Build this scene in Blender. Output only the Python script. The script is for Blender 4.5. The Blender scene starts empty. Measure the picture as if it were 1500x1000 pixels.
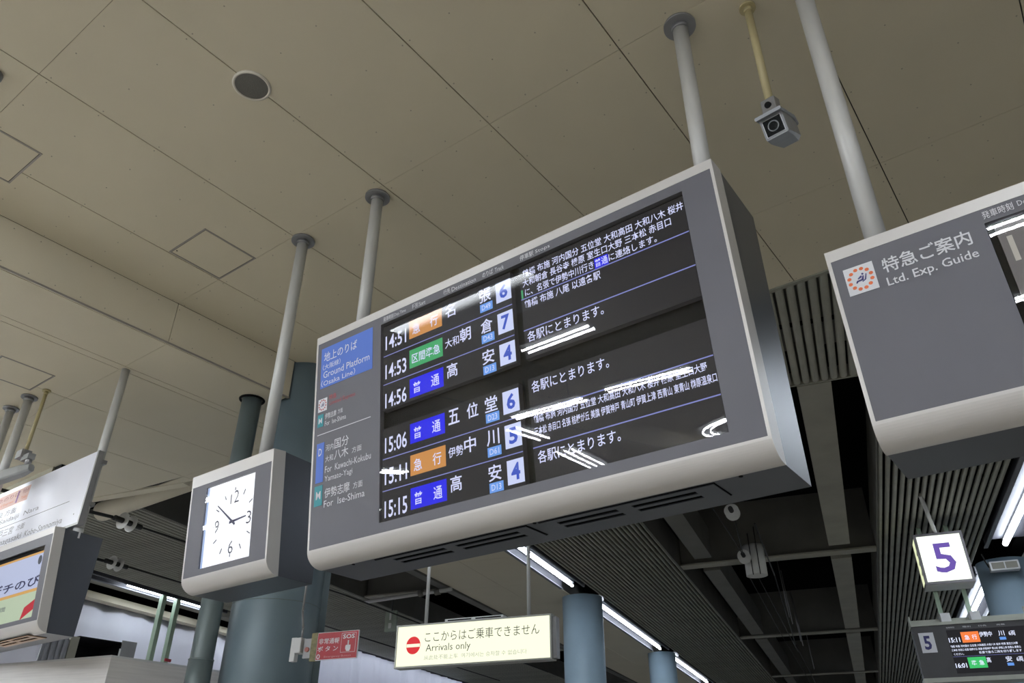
import bpy, bmesh, math, random
from mathutils import Vector, Matrix
random.seed(7)
PI = math.pi
sc = bpy.context.scene
COL = sc.collection

# ------------------------------------------------------------------ camera, world, exposure
cam_d = bpy.data.cameras.new('camera')
cam_d.sensor_width = 36.0
cam_d.lens = 1136.0 * 36.0 / 1500.0
cam_d.clip_start = 0.05
cam_d.clip_end = 300
cam = bpy.data.objects.new('camera', cam_d)
COL.objects.link(cam)
cam.matrix_world = Matrix(((0.7997, 0.3059, 0.5166, 0.0),
                           (0.6003, -0.4120, -0.6854, 0.0),
                           (0.0032, 0.8583, -0.5132, 1.6),
                           (0, 0, 0, 1)))
sc.camera = cam
w = bpy.data.worlds.new('world')
sc.world = w
w.use_nodes = True
w.node_tree.nodes['Background'].inputs['Color'].default_value = (0.62, 0.68, 0.8, 1)
w.node_tree.nodes['Background'].inputs['Strength'].default_value = 0.10
sc.view_settings.view_transform = 'Standard'
sc.view_settings.look = 'None'
sc.view_settings.gamma = 1.0
sc.view_settings.exposure = 0.0
sc.view_settings.use_curve_mapping = False
TUBE = 108.0          # radiance of the concourse tubes
TUBE_P = 28.0        # radiance of the platform tubes

# ------------------------------------------------------------------ materials
MATS = {}
def mat(name, col, rough=0.5, metal=0.0, var=0.06, scale=6.0, bump=0.0, emit=None, es=1.0, stretch=(1, 1, 1), spec=0.5, bscale=None):
    if name in MATS: return MATS[name]
    m = bpy.data.materials.new(name); m.use_nodes = True
    nt = m.node_tree; p = nt.nodes['Principled BSDF']
    p.inputs['Roughness'].default_value = rough
    p.inputs['Metallic'].default_value = metal
    p.inputs['Specular IOR Level'].default_value = spec
    tc = nt.nodes.new('ShaderNodeTexCoord')
    mp = nt.nodes.new('ShaderNodeMapping'); mp.inputs['Scale'].default_value = stretch
    nz = nt.nodes.new('ShaderNodeTexNoise'); nz.inputs['Scale'].default_value = scale; nz.inputs['Detail'].default_value = 5
    nt.links.new(tc.outputs['Object'], mp.inputs['Vector']); nt.links.new(mp.outputs[0], nz.inputs['Vector'])
    rp = nt.nodes.new('ShaderNodeValToRGB')
    rp.color_ramp.elements[0].position = 0.3; rp.color_ramp.elements[1].position = 0.7
    rp.color_ramp.elements[0].color = tuple(c * (1 - var) for c in col) + (1,)
    rp.color_ramp.elements[1].color = tuple(min(1, c * (1 + var)) for c in col) + (1,)
    nt.links.new(nz.outputs['Fac'], rp.inputs['Fac']); nt.links.new(rp.outputs[0], p.inputs['Base Color'])
    if bump:
        b = nt.nodes.new('ShaderNodeBump'); b.inputs['Strength'].default_value = bump; b.inputs['Distance'].default_value = 0.01
        src = nz
        if bscale:
            src = nt.nodes.new('ShaderNodeTexNoise'); src.inputs['Scale'].default_value = bscale
            nt.links.new(mp.outputs[0], src.inputs['Vector'])
        nt.links.new(src.outputs['Fac'], b.inputs['Height']); nt.links.new(b.outputs[0], p.inputs['Normal'])
    if emit:
        p.inputs['Emission Color'].default_value = tuple(emit) + (1,)
        p.inputs['Emission Strength'].default_value = es
    MATS[name] = m
    return m
def glow(name, col, es=1.0):
    return mat(name, (0.02, 0.02, 0.02), 0.5, var=0.0, emit=col, es=es, spec=0.1)
def glass(name, tint=(1, 1, 1), f0=0.020):
    m = bpy.data.materials.new(name); m.use_nodes = True
    nt = m.node_tree; nt.nodes.remove(nt.nodes['Principled BSDF'])
    out = nt.nodes['Material Output']
    tr = nt.nodes.new('ShaderNodeBsdfTransparent'); tr.inputs[0].default_value = tint + (1,)
    gl = nt.nodes.new('ShaderNodeBsdfGlossy'); gl.inputs['Roughness'].default_value = 0.012
    lw = nt.nodes.new('ShaderNodeLayerWeight')
    pw = nt.nodes.new('ShaderNodeMath'); pw.operation = 'POWER'; pw.inputs[1].default_value = 5.0
    ma = nt.nodes.new('ShaderNodeMath'); ma.operation = 'MULTIPLY_ADD'; ma.inputs[1].default_value = 0.9; ma.inputs[2].default_value = f0
    nt.links.new(lw.outputs['Facing'], pw.inputs[0]); nt.links.new(pw.outputs[0], ma.inputs[0])
    mx = nt.nodes.new('ShaderNodeMixShader')
    nt.links.new(ma.outputs[0], mx.inputs[0]); nt.links.new(tr.outputs[0], mx.inputs[1]); nt.links.new(gl.outputs[0], mx.inputs[2])
    nt.links.new(mx.outputs[0], out.inputs[0])
    return m

M_CEIL = mat('ceiling_paint', (0.66, 0.60, 0.46), 0.7, var=0.025, scale=1.3, bump=0.05, bscale=40)
M_SOFF = mat('soffit_paint', (0.69, 0.63, 0.49), 0.7, var=0.025, scale=1.1, bump=0.05, bscale=40)
M_GAP = mat('joint_shadow_board', (0.05, 0.047, 0.04), 0.9)
M_HATCH = mat('hatch_aluminium', (0.36, 0.33, 0.30), 0.4, 0.4)
M_SLAT = mat('slat_paint', (0.36, 0.36, 0.31), 0.55, var=0.12, scale=3)
M_VOID = mat('void_black', (0.008, 0.008, 0.0075), 0.95, spec=0.1)
M_VOIDX = mat('slot_dark', (0.004, 0.004, 0.004), 0.9, var=0, spec=0.0)
M_CONC = mat('grey_concrete', (0.36, 0.35, 0.30), 0.85, var=0.1, scale=2, bump=0.1)
M_STEELD = mat('dark_beam_paint', (0.16, 0.155, 0.14), 0.7, var=0.12, scale=2)
M_FLOOR = mat('floor_tile_grey', (0.52, 0.49, 0.44), 0.45, var=0.05)
M_WALL = mat('outer_wall_grey', (0.14, 0.135, 0.13), 0.8)
M_SILVER = mat('silver_frame_paint', (0.62, 0.60, 0.59), 0.34, 0.15, var=0.01, spec=0.5)
M_FACE = mat('grey_face_panel', (0.115, 0.115, 0.137), 0.5, var=0.02)
M_BODY = mat('dark_cabinet_metal', (0.10, 0.108, 0.13), 0.30, 0.45, var=0.05, scale=3)
M_BLACK = mat('black_plastic', (0.006, 0.006, 0.007), 0.6, spec=0.1)
M_LCD = mat('lcd_dark', (0.010, 0.010, 0.011), 0.4, var=0.02, emit=(0.016, 0.015, 0.018), es=0.75, spec=0.1)
M_GLASS = glass('cover_glass')
M_POLE = mat('pole_paint', (0.56, 0.56, 0.55), 0.42, 0.1, var=0.02)
M_POLEY = mat('yellow_pole_paint', (0.50, 0.43, 0.24), 0.45, 0.0, var=0.04)
M_BLUE = mat('blue_column_paint', (0.17, 0.23, 0.27), 0.42, 0.1, var=0.10, scale=2.2, bump=0.06, bscale=25)
M_BLUE2 = mat('light_blue_column_paint', (0.46, 0.62, 0.76), 0.42, 0.0, var=0.07, scale=2.0, bump=0.05, bscale=20)
M_PIPE = mat('grey_green_pipe', (0.15, 0.19, 0.20), 0.4, 0.1, var=0.08, scale=3)
M_PRINT = mat('white_print', (0.72, 0.73, 0.78), 0.5, var=0.0)
M_PRINTK = mat('dark_print', (0.05, 0.05, 0.055), 0.5, var=0.0)
M_PRINTG = mat('grey_print', (0.22, 0.22, 0.24), 0.5, var=0.0)
M_PRINTR = mat('faded_red_print', (0.42, 0.07, 0.08), 0.5, var=0.0)
M_PBLUE = mat('blue_print', (0.075, 0.17, 0.62), 0.5, var=0.02)
M_PTEAL = mat('teal_print', (0.03, 0.28, 0.33), 0.5, var=0.02)
M_PORANGE = mat('orange_print', (0.75, 0.16, 0.05), 0.5, var=0.0)
M_PNAVY = mat('navy_print', (0.03, 0.03, 0.16), 0.5, var=0.0)
M_WTILE = mat('white_tile_print', (0.72, 0.73, 0.78), 0.5, var=0.0)
M_TUBE = mat('fluorescent_tube', (0.8, 0.8, 0.8), 0.4, var=0, emit=(0.90, 0.95, 1.0), es=TUBE)
M_TUBEP = mat('platform_fluorescent_tube', (0.8, 0.8, 0.8), 0.4, var=0, emit=(0.84, 0.92, 1.0), es=TUBE_P)
M_WHITE = mat('white_enamel', (0.75, 0.76, 0.78), 0.35, var=0.02)
M_GREYM = mat('grey_metal', (0.30, 0.30, 0.31), 0.4, 0.5, var=0.06)
M_MINT = mat('mint_post_paint', (0.42, 0.55, 0.42), 0.45, var=0.05)
M_SHEET = mat('white_sheeting', (0.80, 0.80, 0.90), 0.4, var=0.05, scale=1.2, stretch=(1, 1, 0.25))
M_WOOD = mat('white_woodgrain', (0.84, 0.82, 0.82), 0.5, var=0.07, scale=5, stretch=(0.5, 0.5, 14))
M_RED = mat('red_sign', (0.42, 0.018, 0.035), 0.4, var=0.03)
M_PORC = mat('white_porcelain', (0.62, 0.62, 0.60), 0.25, var=0.04)
M_WIRE = mat('black_cable', (0.015, 0.015, 0.015), 0.6)
M_LENS = mat('lens_glass', (0.01, 0.012, 0.013), 0.08, var=0)

E_TXT = glow('lit_text', (0.68, 0.71, 0.98), 1.0)
E_LINE = glow('lit_row_line', (0.20, 0.22, 0.55), 1.0)
E_ORG = glow('lit_orange_tile', (0.58, 0.25, 0.06), 1.0)
E_GRN = glow('lit_green_tile', (0.045, 0.36, 0.13), 1.0)
E_BLU = glow('lit_blue_tile', (0.006, 0.006, 0.80), 1.0)
E_LBL = glow('lit_light_blue_tile', (0.13, 0.32, 0.80), 1.0)
E_WTL = glow('lit_white_tile', (0.60, 0.66, 0.93), 1.0)
E_NUM = glow('lit_blue_number', (0.035, 0.085, 0.52), 1.0)

# ------------------------------------------------------------------ mesh helpers
ROOTLOC = {}
def empty(name, loc, label, cat, group=None, kind=None):
    o = bpy.data.objects.new(name, None); COL.objects.link(o)
    o.location = loc; o['label'] = label; o['category'] = cat
    o.empty_display_size = 0.1
    if group: o['group'] = group
    if kind: o['kind'] = kind
    ROOTLOC[o] = Vector(loc)
    return o
def link_mesh(name, me, m, parent=None, label=None, cat=None, group=None, kind=None, origin=None):
    """mesh given in world coordinates; stored about its parent's base (or origin)"""
    o = bpy.data.objects.new(name, me); COL.objects.link(o)
    if m is not None and not me.materials: me.materials.append(m)
    base = ROOTLOC[parent] if parent is not None else Vector(origin or (0, 0, 0))
    me.transform(Matrix.Translation(-base))
    if parent is not None:
        o.parent = parent
        ROOTLOC[o] = base
    else:
        o.location = base; ROOTLOC[o] = base
    if label: o['label'] = label
    if cat: o['category'] = cat
    if group: o['group'] = group
    if kind: o['kind'] = kind
    return o
class MB:
    def __init__(s): s.v = []; s.f = []; s.sm = []
    def add(s, vs, fs, smooth=False):
        k = len(s.v); s.v += [tuple(v) for v in vs]; s.f += [tuple(i + k for i in f) for f in fs]; s.sm += [smooth] * len(fs); return s
    def hexa(s, p):   # 8 points: bottom 4 ccw, top 4
        return s.add(p, [(0, 3, 2, 1), (4, 5, 6, 7), (0, 1, 5, 4), (1, 2, 6, 5), (2, 3, 7, 6), (3, 0, 4, 7)])
    def box(s, x0, x1, y0, y1, z0, z1):
        return s.hexa([(x0, y0, z0), (x1, y0, z0), (x1, y1, z0), (x0, y1, z0), (x0, y0, z1), (x1, y0, z1), (x1, y1, z1), (x0, y1, z1)])
    def fbox(s, F, x0, x1, s0, s1, o0, o1):  # in a face frame
        P = F.p
        return s.hexa([P(x0, s1, o1), P(x1, s1, o1), P(x1, s1, o0), P(x0, s1, o0), P(x0, s0, o1), P(x1, s0, o1), P(x1, s0, o0), P(x0, s0, o0)])
    def pbox(s, b0, b1, a0, a1, z0, z1):   # platform frame
        return s.hexa([W(b0, a0, z0), W(b1, a0, z0), W(b1, a1, z0), W(b0, a1, z0), W(b0, a0, z1), W(b1, a0, z1), W(b1, a1, z1), W(b0, a1, z1)])
    def prism(s, poly, d, smooth_from=None):
        n = len(poly); q = [Vector(p) + Vector(d) for p in poly]
        s.add(list(poly) + q, [tuple(range(n - 1, -1, -1)), tuple(range(n, 2 * n))] + [(i, (i + 1) % n, (i + 1) % n + n, i + n) for i in range(n)])
        return s
    def tube(s, p0, p1, r, n=16, r1=None, caps=True):
        p0 = Vector(p0); p1 = Vector(p1); d = (p1 - p0).normalized(); r1 = r if r1 is None else r1
        u = d.orthogonal().normalized(); v = d.cross(u)
        ring = lambda c, rr: [c + (u * math.cos(2 * PI * i / n) + v * math.sin(2 * PI * i / n)) * rr for i in range(n)]
        k = len(s.v)
        s.add(ring(p0, r) + ring(p1, r1), [(i, (i + 1) % n, (i + 1) % n + n, i + n) for i in range(n)], True)
        if caps:
            s.f += [tuple(k + i for i in range(n - 1, -1, -1)), tuple(k + n + i for i in range(n))]; s.sm += [False, False]
        return s
    def path(s, pts, r, n=8):
        for i in range(len(pts) - 1): s.tube(pts[i], pts[i + 1], r, n)
        return s
    def disc(s, c, nrm, r, n=24, u=None):
        c = Vector(c); nrm = Vector(nrm).normalized(); a = nrm.orthogonal().normalized(); b = nrm.cross(a)
        return s.add([c + (a * math.cos(2 * PI * i / n) + b * math.sin(2 * PI * i / n)) * r for i in range(n)], [tuple(range(n))])
    def torus(s, c, nrm, R, r, n=32, m=10):
        c = Vector(c); nrm = Vector(nrm).normalized(); a = nrm.orthogonal().normalized(); b = nrm.cross(a)
        vs = []
        for i in range(n):
            t = 2 * PI * i / n; rad = a * math.cos(t) + b * math.sin(t)
            for j in range(m):
                q = 2 * PI * j / m
                vs.append(c + rad * (R + r * math.cos(q)) + nrm * r * math.sin(q))
        fs = [(i * m + j, ((i + 1) % n) * m + j, ((i + 1) % n) * m + (j + 1) % m, i * m + (j + 1) % m) for i in range(n) for j in range(m)]
        return s.add(vs, fs, True)
    def mesh(s, name='mesh'):
        me = bpy.data.meshes.new(name); me.from_pydata(s.v, [], s.f)
        me.polygons.foreach_set('use_smooth', s.sm); me.update()
        bm = bmesh.new(); bm.from_mesh(me); bmesh.ops.recalc_face_normals(bm, faces=bm.faces); bm.to_mesh(me); bm.free()
        return me
    def obj(s, name, m, parent=None, **k): return link_mesh(name, s.mesh(name), m, parent, **k)
def bevel(o, wd=0.006, seg=2):
    md = o.modifiers.new('bevel', 'BEVEL'); md.width = wd; md.segments = seg; md.limit_method = 'ANGLE'; md.angle_limit = math.radians(40)
    return o

PH = math.radians(14.72)
def W(b, a, z): return Vector((b * math.cos(PH) - a * math.sin(PH), b * math.sin(PH) + a * math.cos(PH), z))
AX = Vector((-math.sin(PH), math.cos(PH), 0)); BX = Vector((math.cos(PH), math.sin(PH), 0))

class Face:   # x to the right, s down the face, o out of the face
    def __init__(f, org, ux=(1, 0, 0), tilt=6.5, k=1.0):
        f.k = k
        f.o = Vector(org); f.x = Vector(ux).normalized()
        back = Vector((-f.x.y, f.x.x, 0)); t = math.radians(tilt)
        f.d = back * math.sin(t) + Vector((0, 0, -math.cos(t)))
        f.n = -back * math.cos(t) + Vector((0, 0, -math.sin(t)))
    def p(f, x, s, o=0.0): return f.o + (f.x * x + f.d * s + f.n * o) * f.k

def text(F, body, x0, x1, s0, s1, o, m, parent, bold=0.0, res=2, name='lettering', label=None, spread=None):
    """writing fitted to the box x0..x1, s0..s1 of a face"""
    cu = bpy.data.curves.new('t', 'FONT'); cu.body = body; cu.size = 1.0; cu.resolution_u = res; cu.offset = bold; cu.fill_mode = 'FRONT'
    ob = bpy.data.objects.new('t', cu)
    me = bpy.data.meshes.new_from_object(ob)
    bpy.data.objects.remove(ob); bpy.data.curves.remove(cu)
    if len(me.vertices) == 0: return None
    xs = [v.co.x for v in me.vertices]; ys = [v.co.y for v in me.vertices]
    ax, bx, ay, by = min(xs), max(xs), min(ys), max(ys)
    for v in me.vertices:
        u = (v.co.x - ax) / (bx - ax) if bx > ax else 0.5; t = (v.co.y - ay) / (by - ay) if by > ay else .5
        v.co = F.p(x0 + (x1 - x0) * u, s1 + (s0 - s1) * t, o)
    me.materials.clear()
    return link_mesh(name, me, m, parent, label=label)
def tile(F, x0, x1, s0, s1, o, m, parent, name='tile', th=0.0006, label=None):
    return MB().fbox(F, x0, x1, s0, s1, o - th, o).obj(name, m, parent, label=label)
def holed(mb, F, x0, x1, s0, s1, o0, o1, holes):
    xs = sorted({x0, x1} | {h[0] for h in holes} | {h[1] for h in holes}); ss = sorted({s0, s1} | {h[2] for h in holes} | {h[3] for h in holes})
    for i in range(len(xs) - 1):
        for j in range(len(ss) - 1):
            cx = (xs[i] + xs[i + 1]) / 2; cs = (ss[j] + ss[j + 1]) / 2
            if not any(h[0] < cx < h[1] and h[2] < cs < h[3] for h in holes):
                mb.fbox(F, xs[i], xs[i + 1], ss[j], ss[j + 1], o0, o1)
    return mb

# ================================================================== SETTING
Z1, Z2 = 5.2, 4.815      # main ceiling, lowered soffit
def setting(name, label, cat='structure', loc=(0, 0, 0)): return empty(name, loc, label, cat, kind='structure')
MB().box(-45, 12, -16, 48, -0.2, 0).obj('floor', M_FLOOR, label='pale grey floor below the hanging boards', cat='floor', kind='structure')
for nm, b, lb in (('wall_back', (-45, 12, -16.2, -16, 0, 9), 'wall behind the viewer'), ('wall_right', (12, 12.2, -16, 48, 0, 9), 'wall far to the right of the concourse'),
                  ('wall_left', (-45.2, -45, -16, 48, 0, 9), 'wall far to the left beyond the tracks'), ('wall_front', (-45, 12, 48, 48.2, 0, 9), 'dark far end wall of the platforms')):
    MB().box(*b).obj(nm, M_WALL, label=lb, cat='wall', kind='structure')

# main ceiling: backing sheet and single boards with open joints
ceil = setting('ceiling', 'beige boarded main ceiling above the departure board', 'ceiling', (0, 0, Z1))
XS = [-5.5, -4.93, -4.01, -3.09, -2.17, -1.25, -0.34, 0.57, 1.48, 2.39, 3.3]
YS = [-4.69, -2.87, -1.03, 0.79, 2.64, 4.43, 5.4]
panel_cache = {}
g = 0.0035; gy = 0.0012
for i in range(len(XS) - 1):
    for j in range(len(YS) - 1):
        wx, wy = XS[i + 1] - XS[i] - 2 * g, YS[j + 1] - YS[j] - 2 * gy
        key = (round(wx, 3), round(wy, 3))
        if key not in panel_cache:
            me = MB().box(-wx / 2, wx / 2, -wy / 2 , wy / 2, 0, 0.012).mesh('ceiling_panel'); me.materials.append(M_CEIL); panel_cache[key] = me
        o = bpy.data.objects.new('ceiling_panel', panel_cache[key]); COL.objects.link(o); o.parent = ceil
        o.location = ((XS[i] + XS[i + 1]) / 2, (YS[j] + YS[j + 1]) / 2, random.uniform(0, 0.0012))
MB().box(-5.5, 12, -16, 5.4, Z1 + 0.0135, Z1 + 0.25).obj('backing_sheet', M_GAP, ceil)
mb = MB(); mb.box(-5.5, 12, -16, -4.70, Z1, Z1 + 0.0133); mb.box(3.31, 12, -4.69, 5.4, Z1, Z1 + 0.0133)
mb.obj('plain_board', M_CEIL, ceil)
mb = MB()
for i in range(len(XS) - 1):
    for j in range(3, len(YS) - 1):
        for u in (0.03, 0.34, 0.66, 0.97):
            for v in (0.03, 0.2, 0.4, 0.6, 0.8, 0.97):
                x = XS[i] + (XS[i + 1] - XS[i]) * u; y = YS[j] + (YS[j + 1] - YS[j]) * v
                mb.tube((x, y, Z1 - 0.0012), (x, y, Z1 + 0.001), 0.0045, 6)
mb.obj('screw_head', mat('screw_paint', (0.36, 0.33, 0.26), 0.6), ceil, kind='stuff')
MB().box(-5.5, 12, 5.4, 5.44, Z1 - 0.012, Z1 + 0.25).obj('trim_1', mat('trim_green_grey', (0.30, 0.30, 0.25), 0.6), label='narrow edge trim where the boarded ceiling meets the slats', cat='trim', kind='structure')

# the vertical step and the lowered soffit on the left
step = setting('ceiling', 'beige vertical step between main ceiling and lowered soffit', 'ceiling step', (-5.5, 0, Z2))
ys = [-16, -2.87, -1.03, 0.79, 2.65, 3.88]
for k in range(len(ys) - 1):
    MB().box(-5.515, -5.5, ys[k] + .003, ys[k + 1] - .003, Z2, Z1 - .001).obj('fascia_panel', M_SOFF, step)
MB().box(-5.54, -5.516, -16, 3.86, Z2 + .01, Z1).obj('backing_sheet', M_GAP, step)
MB().box(-5.5, -5.492, -16, 3.88, Z2 - 0.004, Z2 + 0.01).obj('corner_bead', M_HATCH, step)
mb = MB()
for k in range(20):
    y = 0.2 + 0.19 * k
    for z in (Z2 + 0.05, Z1 - 0.05):
        if y < 3.8: mb.tube((-5.5, y, z), (-5.4985, y, z), 0.005, 6)
mb.obj('screw_head', MATS['screw_paint'], step, kind='stuff')
soff = setting('ceiling', 'beige lowered soffit at the left behind the white sign', 'ceiling', (-6, 0, Z2))
SX = [-5.52, -6.145, -6.235, -7.15, -8.06, -8.97, -9.88, -10.79, -11.7, -12.6, -13.5]
SY = [-2.87, -1.03, 0.79, 2.65, 4.46]
def yend(x): return (6.5 - x * -math.sin(PH)) / math.cos(PH)     # edge of the slab follows the platform direction
for i in range(len(SX) - 1):
    x1, x0 = SX[i] - g, SX[i + 1] + g
    for j in range(len(SY) - 1):
        y0, y1 = SY[j] + gy, SY[j + 1] - gy
        e0, e1 = yend(x0), yend(x1)
        if i == 0 and j == 3:
            y1 = 4.46; MB().box(x0, -5.75, y0, y1, Z2, Z2 + .012).obj('soffit_panel', M_SOFF, soff)
            MB().box(-5.75, x1, y0, 3.86, Z2, Z2 + .012).obj('soffit_panel', M_SOFF, soff); continue
        q = [(x0, y0), (x1, y0), (x1, min(y1, e1)), (x0, min(y1, e0))]
        MB().hexa([(a_, b_, Z2) for a_, b_ in q] + [(a_, b_, Z2 + .012) for a_, b_ in q]).obj('soffit_panel', M_SOFF, soff)
        if j == 3 and e1 > y1 + .05:
            q = [(x0, y1 + 2 * gy), (x1, y1 + 2 * gy), (x1, e1), (x0, max(e0, y1 + .02))]
            MB().hexa([(a_, b_, Z2) for a_, b_ in q] + [(a_, b_, Z2 + .012) for a_, b_ in q]).obj('soffit_panel', M_SOFF, soff)
mb = MB(); q = [(-16, -16), (-5.54, -16), (-5.54, 3.86), (-5.9, 3.95), (-5.9, yend(-5.9)), (-16, yend(-16))]
mb.prism([(x, y, Z2 + .0135) for x, y in q], (0, 0, 0.37)); mb.obj('backing_sheet', M_GAP, soff)
mb = MB(); mb.box(-16, -5.52, -16, -2.88, Z2, Z2 + .0133); mb.box(-16, -13.51, -2.86, yend(-15), Z2, Z2 + .0133); mb.obj('plain_board', M_SOFF, soff)
MB().hexa([W(-14.5, 6.5, Z2 - .01), W(-6.8, 6.5, Z2 - .01), W(-6.8, 6.62, Z2 - .01), W(-14.5, 6.62, Z2 - .01), W(-14.5, 6.5, 5.6), W(-6.8, 6.5, 5.6), W(-6.8, 6.62, 5.6), W(-14.5, 6.62, 5.6)]).obj('trim_2', M_SOFF, label='pale edge beam closing the lowered soffit at the tracks', cat='trim', kind='structure')

# dark roof over everything
MB().box(-45, 12, -16, 48, 7.6, 7.8).obj('ceiling', M_VOID, label='black roof void high above the tracks', cat='ceiling', kind='structure')
# boarded platform ceiling, middle
pc = setting('ceiling', 'plain beige platform ceiling left of the lamp row', 'ceiling', W(-5.8, 10, Z1))
a0 = 6.7
while a0 < 41:
    for b0, b1 in ((-6.85, -5.915), (-5.91, -4.93)):
        MB().pbox(b0, b1, a0, a0 + 1.805, Z1, Z1 + 0.02).obj('ceiling_panel', M_CEIL, pc)
    a0 += 1.81
MB().pbox(-6.86, -4.92, 6.7, 42, Z1 + .021, Z1 + .3).obj('backing_sheet', M_GAP, pc)
MB().pbox(-7.05, -6.87, 6.7, 42, Z1 - .03, Z1 + .5).obj('edge_beam', M_STEELD, pc)

# slatted ceilings: every slat a part
def slatted(label, b0, b1, pitch, a0, a1, wd=0.058, afn=None, backing=True):
    root = setting('ceiling', label, 'slatted ceiling', W((b0 + b1) / 2, a0, Z1))
    cache = {}
    n = int(round((b1 - b0) / pitch))
    for i in range(n + 1):
        bb = b0 + i * pitch
        s0 = afn(bb) if afn else a0
        key = round(s0, 3)
        if key not in cache:
            prof = [(-wd / 2, 0.045), (-wd / 2, 0.018), (-wd * .36, 0.005), (-wd * .15, 0), (wd * .15, 0), (wd * .36, 0.005), (wd / 2, 0.018), (wd / 2, 0.045)]
            me = MB().prism([W(u, 0, z) for u, z in prof], AX * (a1 - s0)).mesh('slat'); me.materials.append(M_SLAT); cache[key] = me
        o = bpy.data.objects.new('slat', cache[key]); COL.objects.link(o); o.parent = root
        o.location = W(bb, s0, Z1) - ROOTLOC[root]
    mb = MB()
    a = a0 + 0.9
    while a < a1 and a < a0 + 30:
        mb.pbox(b0, b1, a, a + 0.04, Z1 + 0.046, Z1 + 0.07); a += 1.2
    mb.obj('carrier_rail', M_VOIDX, root)
    if backing:
        s = min(afn(b0), afn(b1)) if afn else a0
        MB().pbox(b0 - .02, b1 + .02, max(a0, 7.45 if afn else a0), a1, Z1 + .35, Z1 + .37).obj('backing_sheet', M_VOID, root)
    return root
def a_at_y(y): return lambda b: (y - b * math.sin(PH)) / math.cos(PH)
slatted('wide grey slats right behind the main board, over the platform head', -2.40, 0.72, 0.087, 5.4, 7.41, 0.066, a_at_y(5.45), False)
MB().pbox(-2.45, 0.75, 7.41, 7.43, Z1 - .005, Z1 + .14).obj('trim_3', MATS['trim_green_grey'], label='thin trim ending the short run of wide slats', cat='trim', kind='structure')
MB().pbox(-6.7, 0.78, 5.65, 7.6, Z1 + .5, Z1 + .52).obj('trim_4', M_STEELD, label='dark underside above the short run of slats', cat='trim', kind='structure')
slatted('long grey slats over the right platform, behind the number five sign', 0.80, 2.27, 0.09, 5.3, 42, 0.055, a_at_y(5.5))
slatted('long grey slats right of the right lamp row', 3.05, 5.2, 0.09, 5.0, 42, 0.055, a_at_y(5.5))
slatted('fine grey slats over the middle platform under the main board', -4.36, -2.50, 0.0775, 7.0, 42, 0.036)
slatted('fine dark slats over the far left platform behind the clock', -12.25, -8.95, 0.105, 7.75, 42, 0.055)
for b_, lb in ((0.765, 'dark edge strip of the right slatted ceiling'), (-2.45, 'dark edge strip of the middle slatted ceiling'), (-8.86, 'dark edge strip of the far left slatted ceiling')):
    MB().pbox(b_ - .02, b_, 7.6, 42, Z1 - 0.01, Z1 + .5).obj('trim_5', M_STEELD, label=lb, cat='trim', kind='structure')

# beams above the tracks
for k, a in enumerate((13.9, 21.1, 28.3, 35.5)):
    for (b0, b1, nm) in ((-2.44, 0.74, 'middle track'), (-8.85, -7.06, 'left track')):
        r = empty('cross_beam', W((b0 + b1) / 2, a, Z1), '%s steel cross beam over the %s' % (('nearest', 'second', 'third', 'farthest')[k], nm), 'beam', kind='structure')
        MB().pbox(b0, b1, a - .13, a + .13, Z1 + .0, Z1 + .03).obj('flange', M_CONC, r)
        MB().pbox(b0, b1, a - .03, a + .03, Z1 + .03, 6.25).obj('web', M_STEELD, r)
        if k < 3: MB().pbox(b0, b1, a + .4, a + 3.2, 6.25, 6.28).obj('roof_panel', M_STEELD, r)
for k, (a0, a1) in enumerate(((7.46, 13.4), (14.25, 20.7), (21.4, 27.9), (28.6, 35.1))):
    MB().pbox(.03, .35, a0, a1, Z1, Z1 + .5).obj('girder', M_CONC, label='%s length of flat grey girder along the track, right of the void' % ('first', 'second', 'third', 'fourth')[k], cat='girder', kind='structure')
    MB().pbox(-2.12, -1.83, a0, a1, Z1, Z1 + .5).obj('girder', M_STEELD, label='%s length of dark girder along the track, left of the void' % ('first', 'second', 'third', 'fourth')[k], cat='girder', kind='structure')

# white sheeting wall on the far left
mb = MB(); nA, nZ = 220, 10
vs = []; fs = []
for i in range(nA + 1):
    a = 4.6 + i * (42 - 4.6) / nA
    for j in range(nZ + 1):
        z = j * 5.03 / nZ
        u = 0.05 * math.sin(a * 5.1 + math.sin(a * 1.7) * 2) + 0.03 * math.sin(a * 11.3 + z * .7) + 0.02 * math.sin(z * 2.5 + a)
        vs.append(W(-13.5 + u + 0.02 * (j % 2), a, z + (0.03 * math.sin(a * 3.3) if j == nZ else 0)))
for i in range(nA):
    for j in range(nZ):
        k = i * (nZ + 1) + j; fs.append((k, k + nZ + 1, k + nZ + 2, k + 1))
mb.add(vs, fs, True)
o = mb.obj('wall_side', M_SHEET, label='wrinkled white plastic sheeting hung as a wall beyond the left track', cat='wall', kind='structure')
sd = o.modifiers.new('solid', 'SOLIDIFY'); sd.thickness = 0.02
M_SHEETB = mat('backlit_white_sheeting', (0.85, 0.85, 0.93), 0.5, var=0.04, scale=1.2, stretch=(1, 1, 0.25))
nt = M_SHEETB.node_tree; pr = nt.nodes['Principled BSDF']; trl = nt.nodes.new('ShaderNodeBsdfTranslucent'); trl.inputs[0].default_value = (0.9, 0.9, 1, 1)
mxs = nt.nodes.new('ShaderNodeMixShader'); mxs.inputs[0].default_value = 0.5
nt.links.new(pr.outputs[0], mxs.inputs[1]); nt.links.new(trl.outputs[0], mxs.inputs[2]); nt.links.new(mxs.outputs[0], nt.nodes['Material Output'].inputs[0])
mb = MB(); vs = []; fs = []
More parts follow.
